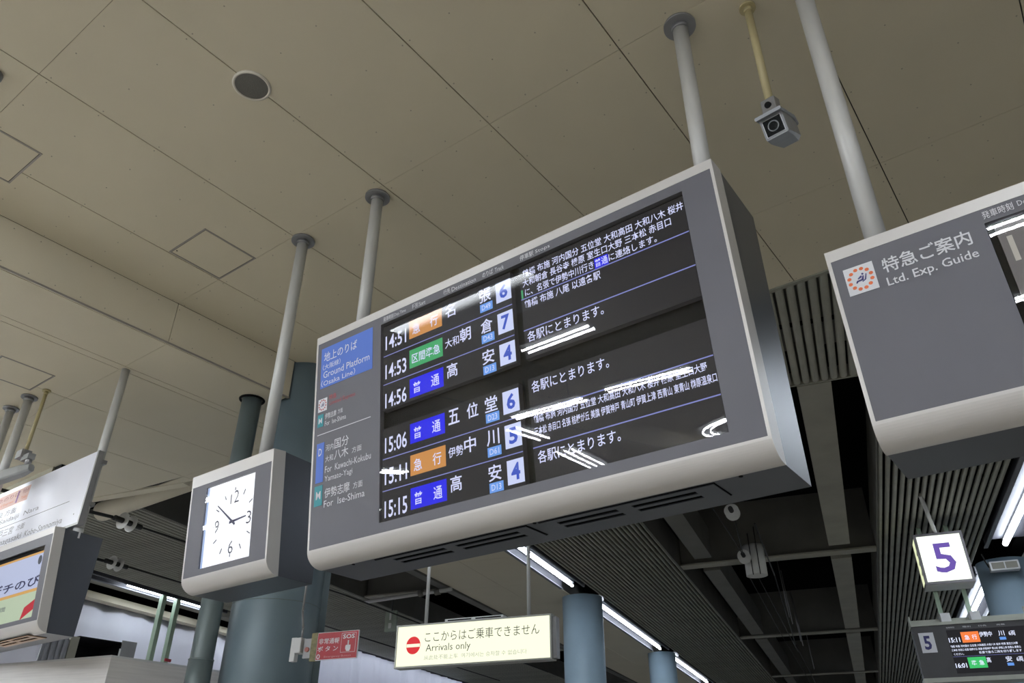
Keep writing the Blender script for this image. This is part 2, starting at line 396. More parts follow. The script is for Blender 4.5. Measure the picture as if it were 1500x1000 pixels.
for i in range(121):
    a = 15.3 + i * 9.5 / 120
    for j in range(nZ + 1):
        z = 0.05 + j * 5.0 / nZ
        vs.append(W(-11.9 + 0.04 * math.sin(a * 7.1 + math.sin(a * 2.7) * 2 + z * .4) + 0.02 * math.sin(a * 17.3 - z), a, z))
for i in range(120):
    for j in range(nZ):
        k = i * (nZ + 1) + j; fs.append((k, k + nZ + 1, k + nZ + 2, k + 1))
mb.add(vs, fs, True)
mb.obj('wall_side', M_SHEETB, label='wrinkled white sheeting between the emergency sign and the arrivals sign', cat='wall', kind='structure')
MB().pbox(-13.44, -13.2, 6.65, 42, 4.98, 5.1).obj('trim_6', M_SOFF, label='beige rail along the top of the white sheeting', cat='trim', kind='structure')
MB().pbox(-13.15, -12.86, 6.65, 42, 5.22, 5.35).obj('trim_7', M_CONC, label='grey channel between sheeting rail and lamp housing', cat='trim', kind='structure')
MB().pbox(-13.6, -12.2, 6.65, 42, 5.42, 5.46).obj('ceiling', M_STEELD, label='dark narrow ceiling above the far left lamp row', cat='ceiling', kind='structure')

# ================================================================== LAMPS
def platform_lamp(b, a0, a1, label, group=None, wide=0.47, tubes=(0.0,), seg=None):
    r = empty('fluorescent_light', W(b, (a0 + a1) / 2, Z1), label, 'lamp', group)
    hw = wide / 2
    mb = MB(); mb.pbox(b - hw, b + hw, a0, a1, Z1 + .10, Z1 + .115); mb.pbox(b - hw, b - hw + .012, a0, a1, Z1 - .02, Z1 + .10); mb.pbox(b + hw - .012, b + hw, a0, a1, Z1 - .02, Z1 + .10)
    mb.obj('housing', mat('lamp_housing_dark', (0.07, 0.07, 0.085), 0.6), r)
    mb = MB(); mb.pbox(b - hw - .03, b - hw + .03, a0, a1, Z1 - .035, Z1 - .02); mb.pbox(b + hw - .035, b + hw - .005, a0, a1, Z1 - .035, Z1 - .02)
    mb.obj('side_lip', mat('lamp_lip_grey', (0.20, 0.21, 0.235), 0.5), r)
    for t in tubes:
        s0, s1 = seg or (a0, a1)
        MB().pbox(b + t - .02, b + t + .02, s0, s1, Z1 + .06, Z1 + .099).obj('ballast_strip', M_GREYM, r)
        MB().tube(W(b + t, s0 + .05, Z1 + .0), W(b + t, s1 - .05, Z1 + .0), .040 if wide > .55 else .024, 14).obj('tube', M_TUBEP, r)
    return r
runs = [(7.3, 14.45), (15.75, 21.9), (23.1, 29.0), (30.2, 36.2)]
ords = ('nearest', 'second', 'third', 'farthest')
for k, (s0, s1) in enumerate(runs):
    platform_lamp(-4.64, s0, s1, '%s strip lamp in the middle row between the blue columns' % ords[k])
    platform_lamp(2.66, (s0 + .35) if k else 6.0, s1 - (0.1 if k == 0 else 0), '%s strip lamp in the right row above the number five sign' % ords[k], wide=0.60, tubes=(-0.02,))
platform_lamp(-12.55, 6.7, 13.9, 'long housing with a bright tube left of the clock', wide=0.34, seg=(11.2, 13.9))
platform_lamp(-12.55, 14.4, 27.5, 'unbroken lamp row over the left sheeting, hidden by the blue column', wide=0.34, seg=(14.6, 27.3))
platform_lamp(-12.55, 28, 38, 'distant strip lamp low beside the round blue column under the arrivals sign', wide=0.34, seg=(29.3, 37))

def hall_lamp(p0, p1, label, sep=0.13, n=2, z=None):
    p0 = Vector((p0[0], p0[1], 0)); p1 = Vector((p1[0], p1[1], 0)); c = (p0 + p1) / 2; d = (p1 - p0).normalized(); s = Vector((-d.y, d.x, 0))
    zc = Z1 if c.x > -5.5 else Z2
    zt = z if z is not None else zc
    label = L if c.y < 0 else 'twin tube fluorescent lamp on the concourse ceiling beside the viewer, out of the frame, added for more light'
    r = empty('fluorescent_light', (c.x, c.y, zt), label, 'lamp', 'twin tube lamps of the concourse')
    hw = sep * n / 2 + .02
    q = [p0 - s * hw, p1 - s * hw, p1 + s * hw, p0 + s * hw]
    MB().hexa([(v.x, v.y, zt - .03) for v in q] + [(v.x, v.y, zt - .001) for v in q]).obj('housing', M_WHITE, r)
    for k in range(n):
        o = (k - (n - 1) / 2) * sep
        a_, b_ = p0 + s * o, p1 + s * o
        MB().tube((a_.x, a_.y, zt - .062), (b_.x, b_.y, zt - .062), 0.014, 10).obj('tube', M_TUBE, r)
    if zt < zc:
        for v in (p0.lerp(p1, .2), p0.lerp(p1, .8)): MB().tube((v.x, v.y, zt - .001), (v.x, v.y, zc - .001), .01, 8).obj('suspension_rod', M_GREYM, r)
L = 'twin tube fluorescent lamp on the concourse ceiling behind the viewer, mirrored in the glass or added for light'
for p0, p1, n, z, sep in (((-4.50, -1.80), (-3.61, -1.79), 2, None, .13), ((-4.76, -4.16), (-3.57, -4.37), 2, None, .16), ((-5.45, -2.80), (-4.46, -2.93), 2, 4.80, .13),
                     ((-5.83, -3.27), (-5.96, -4.26), 2, None, .15), ((-6.26, -5.28), (-6.83, -7.57), 3, None, .13), ((-8.44, -3.34), (-8.37, -3.85), 2, None, .13),
                     ((0.11, -3.2), (1.4, -3.12), 2, None, .2), ((0.16, -5.86), (1.5, -5.80), 2, None, .16)):
    hall_lamp(p0, p1, L, sep, n, z)
for x0, y in ((3.0, -1.95), (5.4, -1.95), (3.2, -4.4), (6.2, -4.4), (1.0, -8.5), (4.0, -8.5), (1.0, -11.5), (4.0, -11.5), (4.2, 1.2), (-10.8, .2), (-13.2, .2), (-11.6, -1.95), (-13.9, -1.8), (-14.2, -3.4), (-11.4, -4.0),
              (-12.2, -5.8), (-14.4, -6.5), (-13, -9), (-10.6, -7.5), (-12.6, 1.5), (-10.9, 1.9), (-2.5, -11.5), (-5.2, -12.5), (-9.5, -11)):
    hall_lamp((x0, y), (x0 + 1.22, y), L)  # added lamps that lift the hall light, beyond those read from reflections
# lamp with a broad lit diffuser close to the viewer's left
r = empty('fluorescent_light', (-4, -.2, Z1), 'long fluorescent lamp with a broad lit diffuser over the left shoulder', 'lamp')
def diffuser_mat():
    m = bpy.data.materials.new('lit_diffuser'); m.use_nodes = True; nt = m.node_tree; p = nt.nodes['Principled BSDF']
    tc = nt.nodes.new('ShaderNodeTexCoord'); sp = nt.nodes.new('ShaderNodeSeparateXYZ'); mr = nt.nodes.new('ShaderNodeMapRange')
    mr.interpolation_type = 'SMOOTHERSTEP'
    mr.inputs['From Min'].default_value = 0.08; mr.inputs['From Max'].default_value = -.17; mr.inputs['To Min'].default_value = 20.0; mr.inputs['To Max'].default_value = 0.15
    nt.links.new(tc.outputs['Object'], sp.inputs[0]); nt.links.new(sp.outputs['Y'], mr.inputs['Value']); nt.links.new(mr.outputs[0], p.inputs['Emission Strength'])
    p.inputs['Emission Color'].default_value = (0.9, 0.95, 1, 1); return m
MB().hexa([(-5.0, -.85, Z1 - .03), (-3.3, -.88, Z1 - .03), (-3.3, -.15, Z1 - .03), (-5.0, -.13, Z1 - .03), (-5.0, -.85, Z1 - .02), (-3.3, -.88, Z1 - .02), (-3.3, -.15, Z1 - .02), (-5.0, -.13, Z1 - .02)]).obj('diffuser', diffuser_mat(), r)
MB().box(-5.02, -3.28, -.9, -.12, Z1 - .019, Z1 - .001).obj('housing', M_WHITE, r)
r = empty('ring_light', (-4.2, -8.75, Z1), 'round fluorescent ceiling lamp of two rings', 'lamp')
MB().tube((-4.2, -8.75, Z1 - .04), (-4.2, -8.75, Z1 - .001), 1.08, 48).obj('housing', M_WHITE, r)
mb = MB(); mb.torus((-4.2, -8.75, Z1 - .07), (0, 0, 1), 0.97, 0.016, 56); mb.torus((-4.2, -8.75, Z1 - .07), (0, 0, 1), 0.83, 0.016, 48); mb.obj('tube', M_TUBE, r)

# ================================================================== COLUMNS
def column(c, R, label, m, ztop=Z1, band=None, base=0.0):
    o = MB().tube((c.x, c.y, base), (c.x, c.y, ztop), R, 48).obj('column', m, label=label, cat='column', kind='structure', origin=(c.x, c.y, base))
    return o
CC = Vector((-5.66, 4.22, 0))
r = empty('column', CC, 'big blue-grey steel column behind the clock', 'column', kind='structure')
MB().tube(CC, CC + Vector((0, 0, Z1)), 0.36, 64).obj('shaft', M_BLUE, r)
MB().tube(CC + Vector((0, 0, 3.02)), CC + Vector((0, 0, 3.026)), 0.3615, 64).obj('weld_seam', M_PIPE, r)
tg = Vector((math.cos(math.radians(-50.4 + 90 - 90)), 0, 0))
dirc = Vector((math.sin(math.radians(-51.0)), math.cos(math.radians(-51.0)), 0)); rt = Vector((dirc.y, -dirc.x, 0))
pE = CC + rt * 0.33
e = [pE - dirc * .03, pE + rt * .085 - dirc * .03, pE + rt * .085 - dirc * .018, pE - dirc * .018]
MB().hexa([(v.x, v.y, 0) for v in e] + [(v.x, v.y, 4.3) for v in e]).obj('edge_flange', M_BLUE, r, label='flat steel flange along the column edge')
for k, a in enumerate((15.45, 22.6, 29.8, 37.0)):
    column(W(-4.78, a, 0), .40 if k == 0 else .37, '%s light blue round column of the middle platform' % ords[k], M_BLUE2)
    column(W(2.72, a + .1, 0), .40, '%s light blue round column of the right platform' % ords[k], M_BLUE2)
for k, a in enumerate((26.0, 33.2)):
    column(W(-12.6, a, 0), .40, '%s round blue column below the arrivals sign' % ('near', 'far')[k], M_BLUE2, ztop=5.15)

# drain pipe with rings
r = empty('drain_pipe', (-5.80, 3.70, 0), 'grey-green drain pipe running up in front of the blue column', 'pipe')
MB().tube((-5.80, 3.70, 0), (-5.80, 3.70, Z2 + .01), 0.088, 32).obj('pipe', M_PIPE, r)
mb = MB(); mb.torus((-5.80, 3.70, 2.56), (0, 0, 1), 0.09, 0.007); mb.tube((-5.80, 3.70, 2.2), (-5.80, 3.70, 2.56), 0.094, 32); mb.obj('joint_collar', M_PIPE, r)
MB().torus((-5.80, 3.70, Z2 - .002), (0, 0, 1), 0.105, 0.012).obj('ceiling_ring', M_BLACK, r, label='dark ring gap at the soffit')

# ================================================================== POLES AND CABINETS
def pole(root, x, y, z0, z1, r=0.04, m=M_POLE, fl=0.085, name='mounting_pole'):
    p = MB().tube((x, y, z0), (x, y, z1 - .001), r, 28).obj(name, m, root)
    mb = MB(); mb.tube((x, y, z1 - .016), (x, y, z1 - .001), fl, 32); mb.tube((x, y, z1 - .045), (x, y, z1 - .016), r * 1.15, 28)
    mb.obj('flange', m if m is M_POLEY else M_GREYM, p)
    return p
def cabinet(root, F, wd, sb, s_end, thick, back_dy, holes, top=0.045, curve=True, bottom_m=None, zb=None):
    """silver frame in four bars, grey face panel with openings, dark body behind"""
    P = F.p
    # side profile in (s,o); curve at the bottom front
    if curve:
        arc = [(sb, 0.0)] + [(sb + .002 + .086 * math.sin(k * PI / 28), -.098 * (1 - math.cos(k * PI / 28))) for k in range(1, 14)] + [(sb + .088, -thick), (sb, -thick)]
        arc = [(a_, max(b_, -thick)) for a_, b_ in arc]
    else:
        arc = [(sb, 0.0), (sb + .05, -.01), (s_end, -.04), (s_end, -thick), (sb, -thick)]
    MB().prism([P(0, 0, 0), P(0, top, 0), P(0, top, -thick), P(0, .0, -thick)], F.x * wd).obj('frame_top_bar', M_SILVER, root)
    o = MB().prism([P(0, s, q) for s, q in arc], F.x * wd).obj('frame_bottom_bar', M_SILVER, root)
    for x0, x1 in ((0, .013), (wd - .013, wd)):
        MB().fbox(F, x0, x1, top, sb, -thick, 0).obj('frame_side_bar', M_SILVER, root)
    holed(MB(), F, .013, wd - .013, top, sb, -.03, -.0015, holes).obj('face_panel', M_FACE, root)
    MB().fbox(F, .013, wd - .013, top, sb, -thick + .001, -.0305 - .012).obj('inner_panel', M_BLACK, root)
    # body
    tb = P(0, .004, -thick); bt = P(0, sb + .086, -thick)
    yb = back_dy
    zb = zb if zb is not None else bt.z
    back = Vector((-F.x.y, F.x.x, 0))
    poly = [tb, bt, Vector(bt) + back * (yb[1]), Vector(tb) + back * (yb[0])]
    poly[2].z = bt.z; poly[3].z = tb.z - .01
    poly = [v + F.x * .003 for v in poly]
    bo = MB().prism(poly, F.x * (wd - .006)).obj('cabinet_body', M_BODY, root)
    return bt.z
def vent(root, x0, x1, y0, y1, z, slots, m=None):
    mb = MB(); F = Face((x0, y0, z), tilt=90)   # face pointing down: x right, s backwards
    F.d = Vector((0, 1, 0)); F.n = Vector((0, 0, -1))
    v = holed(MB(), F, 0, x1 - x0, 0, y1 - y0, 0.002, 0.006, [(a - x0, b - x0, c - y0, d - y0) for a, b, c, d in slots]).obj('vent_panel', m or M_BODY, root)
    MB().fbox(F, -.004, x1 - x0 + .004, -.004, y1 - y0 + .004, 0.0003, 0.0018).obj('vent_gap', M_VOIDX, v)
    return v

# ---------------- main departure board
R = empty('departure_board', (-2.0, 2.65, 2.6), 'large hanging departure board with four dark train time screens', 'departure board')
F = Face((-3.222, 2.4, 3.918))
bz = cabinet(R, F, 2.447, 1.212, 1.30, 0.10, (0.365, 0.275), [(.516, 2.298, .092, 1.163)])
pole(R, -3.20, 2.70, 3.86, Z1); pole(R, -0.915, 2.70, 3.86, Z1)
vent(R, -2.85, -1.93, 2.665, 2.825, bz, [(-2.76, -2.43, 2.695, 2.725), (-2.36, -2.0, 2.695, 2.725), (-2.76, -2.43, 2.75, 2.78), (-2.36, -2.0, 2.75, 2.78)])
vent(R, -1.86, -1.06, 2.665, 2.825, bz, [(-1.79, -1.50, 2.695, 2.725), (-1.43, -1.15, 2.695, 2.725), (-1.79, -1.50, 2.75, 2.78), (-1.43, -1.15, 2.75, 2.78)])
mb = MB()
for x in (-3.0, -1.88, -0.95): mb.tube((x, 2.66, bz - .003), (x, 2.66, bz + .001), .008, 10)
mb.obj('screw', M_BLACK, R)
O0 = -.0085; O1, O2, O3 = O0 + .0012, O0 + .0024, O0 + .0036
SCR = {'ul': (.528, 1.383, .112, .593), 'll': (.528, 1.383, .692, 1.160), 'ur': (1.437, 2.294, .112, .593), 'lr': (1.437, 2.294, .692, 1.160)}
scr = {}
for k, (x0, x1, s0, s1) in SCR.items():
    scr[k] = MB().fbox(F, x0, x1, s0, s1, -.040, O0).obj('display_screen', M_LCD, R, label={'ul': 'upper left screen with three departures', 'll': 'lower left screen with three later departures', 'ur': 'upper right screen listing stops', 'lr': 'lower right screen listing stops'}[k])
mb = MB(); P = F.p; mb.fbox(F, .517, 2.297, .093, 1.162, -.0035, -.002); mb.obj('cover_glass', M_GLASS, R)
for b_, x0, x1 in (('発車時刻', .537, .612), ('種別', .748, .790), ('行先', .967, 1.012), ('のりば', 1.222, 1.288), ('停車駅', 1.452, 1.532)):
    text(F, b_, x0, x1, .055, .084, .0002, M_PRINT, R, .004)
for b_, x0, x1 in (('Dep.Time', .618, .702), ('Sort', .797, .842), ('Destination', 1.022, 1.18), ('Track', 1.30, 1.355), ('Stops', 1.542, 1.625)):
    text(F, b_, x0, x1, .060, .084, .0002, M_PRINT, R)
RS = [.145, .312, .474, .713, .874, 1.036]
ROWS = [('14:51', '急 行', E_ORG, None, ('名', None, '張'), 'D49', '6'), ('14:53', '区間準急', E_GRN, '大和', ('朝2', None, '倉'), 'D43', '7'),
        ('14:56', '普 通', E_BLU, None, ('高', None, '安'), 'D13', '4'), ('15:06', '普 通', E_BLU, None, ('五', '位', '堂'), 'D23', '6'),
        ('15:11', '急 行', E_ORG, '伊勢', ('中2', None, '川'), 'D61', '5'), ('15:15', '普 通', E_BLU, None, ('高', None, '安'), 'D13', '4')]
for i, (tm, kind, em, small, dest, code, num) in enumerate(ROWS):
    s = RS[i]; S = scr['ul' if i < 3 else 'll']
    text(F, tm, .548, .698, s + .028, s + .110, O2, E_TXT, S, .012)
    tile(F, .719, .944, s, s + .102, O1, em, S, 'service_tile')
    if len(kind) == 4: text(F, kind, .737, .928, s + .026, s + .080, O2, E_TXT, S, .008)
    else:
        text(F, kind[0], .742, .796, s + .024, s + .084, O2, E_TXT, S, .008); text(F, kind[2], .864, .918, s + .024, s + .084, O2, E_TXT, S, .008)
    if small:
        text(F, small, .962, 1.052, s + .022, s + .072, O2, E_TXT, S, .008); text(F, dest[0][0], 1.058, 1.128, s - .002, s + .072, O2, E_TXT, S, .012)
    else: text(F, dest[0], .968, 1.036, s - .002, s + .072, O2, E_TXT, S, .012)
    if dest[1]: text(F, dest[1], 1.082, 1.150, s - .002, s + .072, O2, E_TXT, S, .012)
    text(F, dest[2], 1.190, 1.262, s - .002, s + .072, O2, E_TXT, S, .012)
    tile(F, 1.191, 1.268, s + .078, s + .122, O1, E_LBL, S, 'station_code_tile'); text(F, code, 1.203, 1.257, s + .086, s + .114, O2, E_WTL, S, .012)
    tile(F, 1.292, 1.382, s, s + .108, O1, E_WTL, S, 'track_number_tile'); text(F, num, 1.314, 1.362, s + .016, s + .092, O2, E_NUM, S, .03)
for s, k in ((.288, 'u'), (.450, 'u'), (.851, 'l'), (1.012, 'l')):
    tile(F, .532, 1.383, s - .0022, s + .0022, O1, E_LINE, scr[k + 'l'], 'row_line'); tile(F, 1.437, 2.294, s - .0025, s + .0025, O1, E_LINE, scr[k + 'r'], 'row_line')
S = scr['ur']
for b_, x0, x1, s0, s1, e in (('鶴橋 布施 河内国分 五位堂 大和高田 大和八木 桜井', 1.457, 2.290, .136, .178, .01), ('大和朝倉 長谷寺 榛原 室生口大野 三本松 赤目口', 1.452, 2.225, .186, .228, .01),
                              ('に、名張で伊勢中川行き', 1.462, 1.838, .238, .280, .01), ('に連絡します。', 1.915, 2.150, .238, .278, .01), ('鶴橋 布施 八尾 以遠各駅', 1.454, 1.865, .299, .342, .01), ('各駅にとまります。', 1.455, 1.858, .462, .516, .008)):
    text(F, b_, x0, x1, s0, s1, O2, E_TXT, S, e)
tile(F, 1.842, 1.912, .234, .284, O1, E_BLU, S, 'service_tile'); text(F, '普通', 1.845, 1.910, .239, .279, O2, E_TXT, S, .01)
tile(F, 1.440, 1.449, .238, .284, O1, E_GRN, S, 'service_tile')
S = scr['lr']
for b_, x0, x1, s0, s1, e in (('各駅にとまります。', 1.455, 1.850, .708, .764, .008), ('鶴橋 布施 河内国分 五位堂 大和高田 大和八木 桜井 榛原 室生口大野', 1.453, 2.262, .868, .906, .012),
                              ('三本松 赤目口 名張 桔梗が丘 美旗 伊賀神戸 青山町 伊賀上津 西青山 東青山 榊原温泉口', 1.452, 2.292, .922, .960, .012), ('各駅にとまります。', 1.458, 1.860, 1.030, 1.086, .008)):
    text(F, b_, x0, x1, s0, s1, O2, E_TXT, S, e)
# printed panel left of the screens
B = tile(F, .044, .456, .084, .330, .0004, M_PBLUE, R, 'line_name_panel', .001)
text(F, '地上のりば', .067, .335, .115, .172, .001, M_PRINT, B, .004)
text(F, '（大阪線）', .060, .205, .188, .222, .001, M_PRINT, B)
text(F, 'Ground Platform', .067, .434, .232, .272, .001, M_PRINT, B)
text(F, '（Osaka Line）', .052, .325, .283, .322, .001, M_PRINT, B)
def seat_icon(F, x0, x1, s0, s1, parent, ocol):
    cx, cs, r = (x0 + x1) / 2, (s0 + s1) / 2, (x1 - x0) * .38
    I = tile(F, x0, x1, s0, s1, .0005, M_WTILE, parent, 'seat_symbol_tile', .001); bevel(I, .004 if x1 - x0 > .08 else .002)
    mb = MB()
    for k in range(12):
        t = 2 * PI * k / 12 + PI / 12
        mb.add([F.p(cx + r * math.cos(t) + r * .19 * math.cos(q * PI / 6), cs + r * math.sin(t) * 1.02 + r * .17 * math.sin(q * PI / 6), .0013) for q in range(12)], [tuple(range(12))])
    mb.obj('dot_ring', ocol, I)
    q = r / .037
    mb = MB()
    def ply(pts): mb.add([F.p(cx + x * q * .001, cs + s * q * .001, .0014) for x, s in pts], [tuple(range(len(pts)))])
    ply([(-18, 12), (-14, 4), (2, 2), (8, -10), (12, -9), (8, 8), (-10, 9), (-14, 14)])
    ply([(-8, 0), (4, -4), (6, -10), (2, -12), (-10, -3)]); ply([(12, 6), (19, -14), (22, -13), (16, 8), (4, 14), (2, 11)])
    mb.add([F.p(cx + (9 + 4 * math.cos(t * PI / 4)) * q * .001, cs + (-16 + 4 * math.sin(t * PI / 4)) * q * .001, .0014) for t in range(8)], [tuple(range(8))])
    mb.obj('seated_figure', M_PNAVY, I)
seat_icon(F, .035, .107, .393, .468, R, M_PRINTR)
text(F, '特急', .122, .182, .386, .416, .0006, M_PRINTR, R, .004); text(F, 'Limited Express', .128, .330, .425, .455, .0006, M_PRINTR, R)
def letter_tile(x0, x1, s0, s1, ch, m, lx0, lx1, ls0, ls1):
    t = tile(F, x0, x1, s0, s1, .0004, m, R, 'line_letter_tile', .001); text(F, ch, lx0, lx1, ls0, ls1, .001, M_PRINT, t, .01)
letter_tile(.036, .082, .484, .556, 'M', M_PTEAL, .045, .072, .505, .537)
text(F, '伊勢志摩', .095, .185, .488, .522, .0006, M_PRINT, R, .004); text(F, '方面', .197, .235, .490, .516, .0006, M_PRINT, R)
text(F, 'For  Ise-Shima', .096, .262, .532, .560, .0006, M_PRINT, R)
tile(F, .038, .449, .599, .603, .0004, M_PRINT, R, 'divider_line')
letter_tile(.039, .098, .650, .868, 'D', M_PBLUE, .055, .080, .68, .722)
text(F, '河内', .111, .172, .672, .708, .0006, M_PRINT, R); text(F, '国分', .180, .288, .655, .710, .0006, M_PRINT, R, .004)
text(F, '大和', .111, .172, .733, .768, .0006, M_PRINT, R); text(F, '八木', .180, .288, .716, .770, .0006, M_PRINT, R, .004); text(F, '方面', .315, .386, .733, .765, .0006, M_PRINT, R)
text(F, 'For  Kawachi-Kokubu', .112, .455, .790, .826, .0006, M_PRINT, R); text(F, 'Yamato-Yagi', .112, .322, .843, .882, .0006, M_PRINT, R)
letter_tile(.036, .098, .885, .992, 'M', M_PTEAL, .050, .085, .915, .958)
text(F, '伊勢志摩', .116, .305, .910, .962, .0006, M_PRINT, R, .004); text(F, '方面', .330, .398, .922, .956, .0006, M_PRINT, R)
text(F, 'For  Ise-Shima', .114, .415, .974, 1.010, .0006, M_PRINT, R)

# ---------------- clock
R = empty('station_clock', (-4.0, 2.70, 2.65), 'square hanging clock box with a lit white dial, left of the departure board', 'clock')
F = Face((-4.398, 2.5, 3.366))
bz = cabinet(R, F, .795, .622, .70, 0.085, (0.32, 0.24), [(.160, .636, .100, .586)], top=.072)
pole(R, -3.99, 2.712, 3.34, Z1)
D = MB().fbox(F, .161, .635, .101, .585, -.042, -.012).obj('dial', glow('clock_backlight', (0.93, 0.95, 1.0), 1.25), R, label='glowing white dial')
MB().fbox(F, .1615, .6345, .1015, .5845, -.0035, -.002).obj('cover_glass', M_GLASS, R)
tile(F, .1615, .180, .1015, .5845, -.0112, glow('dial_edge_glow', (0.42, 0.55, 0.85), 1.0), D, 'dial_wall_glow')  # flat glowing strip paints the lit inner wall of the dial box
E_CK = mat('dial_ink', (0.10, 0.10, 0.14), 0.5, var=0)
def bar(F, x0, s0, x1, s1, wa, wb, o, m, parent, name):
    dx, ds = x1 - x0, s1 - s0; l = math.hypot(dx, ds); nx, ns = -ds / l, dx / l
    return MB().prism([F.p(x0 + nx * wa, s0 + ns * wa, o), F.p(x1 + nx * wb, s1 + ns * wb, o), F.p(x1 - nx * wb, s1 - ns * wb, o), F.p(x0 - nx * wa, s0 - ns * wa, o)], F.n * .002).obj(name, m, parent)
cx, cs = .443, .355
for h in range(12):
    t = PI * h / 6
    if h % 3 == 0:
        r0, r1 = .185, .203
    else: r0, r1 = .165, .198
    bar(F, cx + r0 * math.sin(t), cs - r0 * math.cos(t), cx + r1 * math.sin(t), cs - r1 * math.cos(t), .0028, .0028, -.0115, E_CK, D, 'hour_mark')
for nm, x, s, wd_ in (('12', cx, cs - .146, .080), ('3', cx + .150, cs + .002, .044), ('6', cx, cs + .148, .046), ('9', cx - .155, cs + .004, .044)):
    text(F, nm, x - wd_ / 2, x + wd_ / 2, s - .037, s + .037, -.011, E_CK, D, -.004, name='numeral')
M_HAND = mat('blue_black_hand', (0.03, 0.03, 0.10), 0.4)
tm_ = math.radians(51.3 * 6); th_ = math.radians((2 + 51.3 / 60) * 30)
bar(F, cx - .035 * math.sin(tm_), cs + .035 * math.cos(tm_), cx + .195 * math.sin(tm_), cs - .195 * math.cos(tm_), .007, .003, -.0065, M_HAND, D, 'minute_hand')
bar(F, cx - .03 * math.sin(th_), cs + .03 * math.cos(th_), cx + .125 * math.sin(th_), cs - .125 * math.cos(th_), .008, .004, -.0095, M_HAND, D, 'hour_hand')
MB().tube(F.p(cx, cs, -.0115), F.p(cx, cs, -.0040), .009, 16).obj('hub', M_HAND, D)

# ---------------- limited express board on the right
R = empty('express_guide_board', (0.5, 2.65, 2.55), 'grey hanging express guide board cut by the right edge of the frame', 'departure board')
F = Face((-.437, 2.4, 3.267))
bz = cabinet(R, F, 2.1, .628, .70, 0.10, (0.36, 0.27), [(.478, 1.95, .092, .590)], top=.042)
pole(R, -.297, 2.70, 3.22, Z1); pole(R, 1.42, 2.70, 3.22, Z1)
vent(R, .05, .75, 2.67, 2.83, bz, [(.14, .40, 2.70, 2.73), (.46, .70, 2.70, 2.73), (.14, .40, 2.76, 2.79), (.46, .70, 2.76, 2.79)])
seat_icon(F, .043, .139, .087, .190, R, M_PORANGE)
text(F, '特急ご案内', .165, .432, .093, .148, .0006, M_PRINT, R, .012)
text(F, 'Ltd. Exp. Guide', .165, .436, .165, .205, .0006, M_PRINT, R, .008)
text(F, '発車時刻', .480, .566, .052, .080, .0006, M_PRINT, R, .008); text(F, 'Dep.Time', .578, .66, .056, .080, .0006, M_PRINT, R)
S = MB().fbox(F, .500, 1.93, .105, .580, -.040, -.022).obj('display_screen', mat('led_display_panel', (0.10, 0.085, 0.085), 0.35), R)
MB().fbox(F, .480, 1.948, .094, .588, -.0095, -.007).obj('cover_glass', M_GLASS, R)
M_LED = mat('led_digit', (0.36, 0.34, 0.32), 0.5, emit=(0.30, 0.27, 0.22), es=0.35)
for k, (s0, a_, b_) in enumerate(((.150, '15', ''), (.400, '15', ''))):
    text(F, a_, .520, .625, s0, s0 + .09, -.0205, M_LED, S, .005)
    
# ---------------- white direction sign and advertising screen on the left
R = empty('direction_sign', (-7.6, 2.69, 3.47), 'white printed direction sign hanging at the left edge', 'sign')
F = Face((-7.882, 2.63, 4.025), tilt=0)
MB().fbox(F, -1.2, 1.752, 0, .582, -.035, 0).obj('sign_panel', mat('white_sign_face', (0.74, 0.75, 0.84), 0.3, var=0.01), R)
MB().fbox(F, 1.752, 1.772, -.004, .600, -.045, .001).obj('end_cap', M_GREYM, R)
MB().fbox(F, -1.2, 1.752, .582, .600, -.04, .001).obj('bottom_rail', M_GREYM, R)
tile(F, .0, .668, .040, .176, .0008, mat('pale_orange_notice', (0.75, 0.42, 0.33), 0.5, var=0.05), R, 'notice_strip')
text(F, '特急のりば', -.05, .50, .062, .105, .0014, M_PRINTR, R); text(F, 'Limited Express', .0, .40, .125, .155, .0014, M_PORANGE, R)
text(F, '特急券', .54, .655, .060, .100, .0014, M_PRINTR, R); text(F, 'Tickets', .54, .645, .122, .150, .0014, M_PORANGE, R)
MB().fbox(F, .445, .475, .055, .165, .0008, .0014).obj('tile', mat('purple_print', (0.25, 0.05, 0.25), 0.5), R)
text(F, '西大寺 奈良 方面', -.30, .52, .205, .262, .0008, M_PRINTG, R); text(F, 'Yamato-Saidaiji  Nara', -.22, .975, .285, .340, .0008, M_PRINTG, R)
tile(F, -1.1, 1.512, .366, .370, .0008, M_PRINTK, R, 'divider_line')
text(F, '尼崎 神戸三宮', .0, .60, .392, .462, .0008, M_PRINTG, R); text(F, '方面', .66, .80, .400, .452, .0008, M_PRINTG, R)
text(F, 'For  Amagasaki', .05, .80, .485, .555, .0008, M_PRINTG, R); text(F, 'Kobe-Sannomiya', .86, 1.485, .485, .555, .0008, M_PRINTG, R)
MB().tube(F.p(1.655, .50, 0), F.p(1.655, .50, .002), .007, 12).obj('screw', M_GREYM, R)
for x in (-6.20, -8.75):
    p = MB().tube((x, 2.69, 3.425), (x, 2.69, Z2 - .001), .034, 24).obj('mounting_pole', M_POLE, R)
    for z in (3.60, 3.95): MB().box(x - .045, x + .045, 2.676, 2.735, z, z + .03).obj('clamp', M_GREYM, p)
R = empty('advertising_screen', (-6.7, 2.65, 2.65), 'hanging screen box showing a bright advertisement, under the white sign', 'screen')
F = Face((-7.9, 2.5, 3.385))
M_BODYC = mat('orange_reflection_underside', (0.45, 0.27, 0.15), 0.3, var=0.12, scale=4, stretch=(6, 1, 1))  # orange reflection from below painted into the vent panel's base colour
bz = cabinet(R, F, 1.735, .664, .72, 0.075, (0.30, 0.20), [(-0.0 + .2, 1.625, .118, .632)], top=.048)
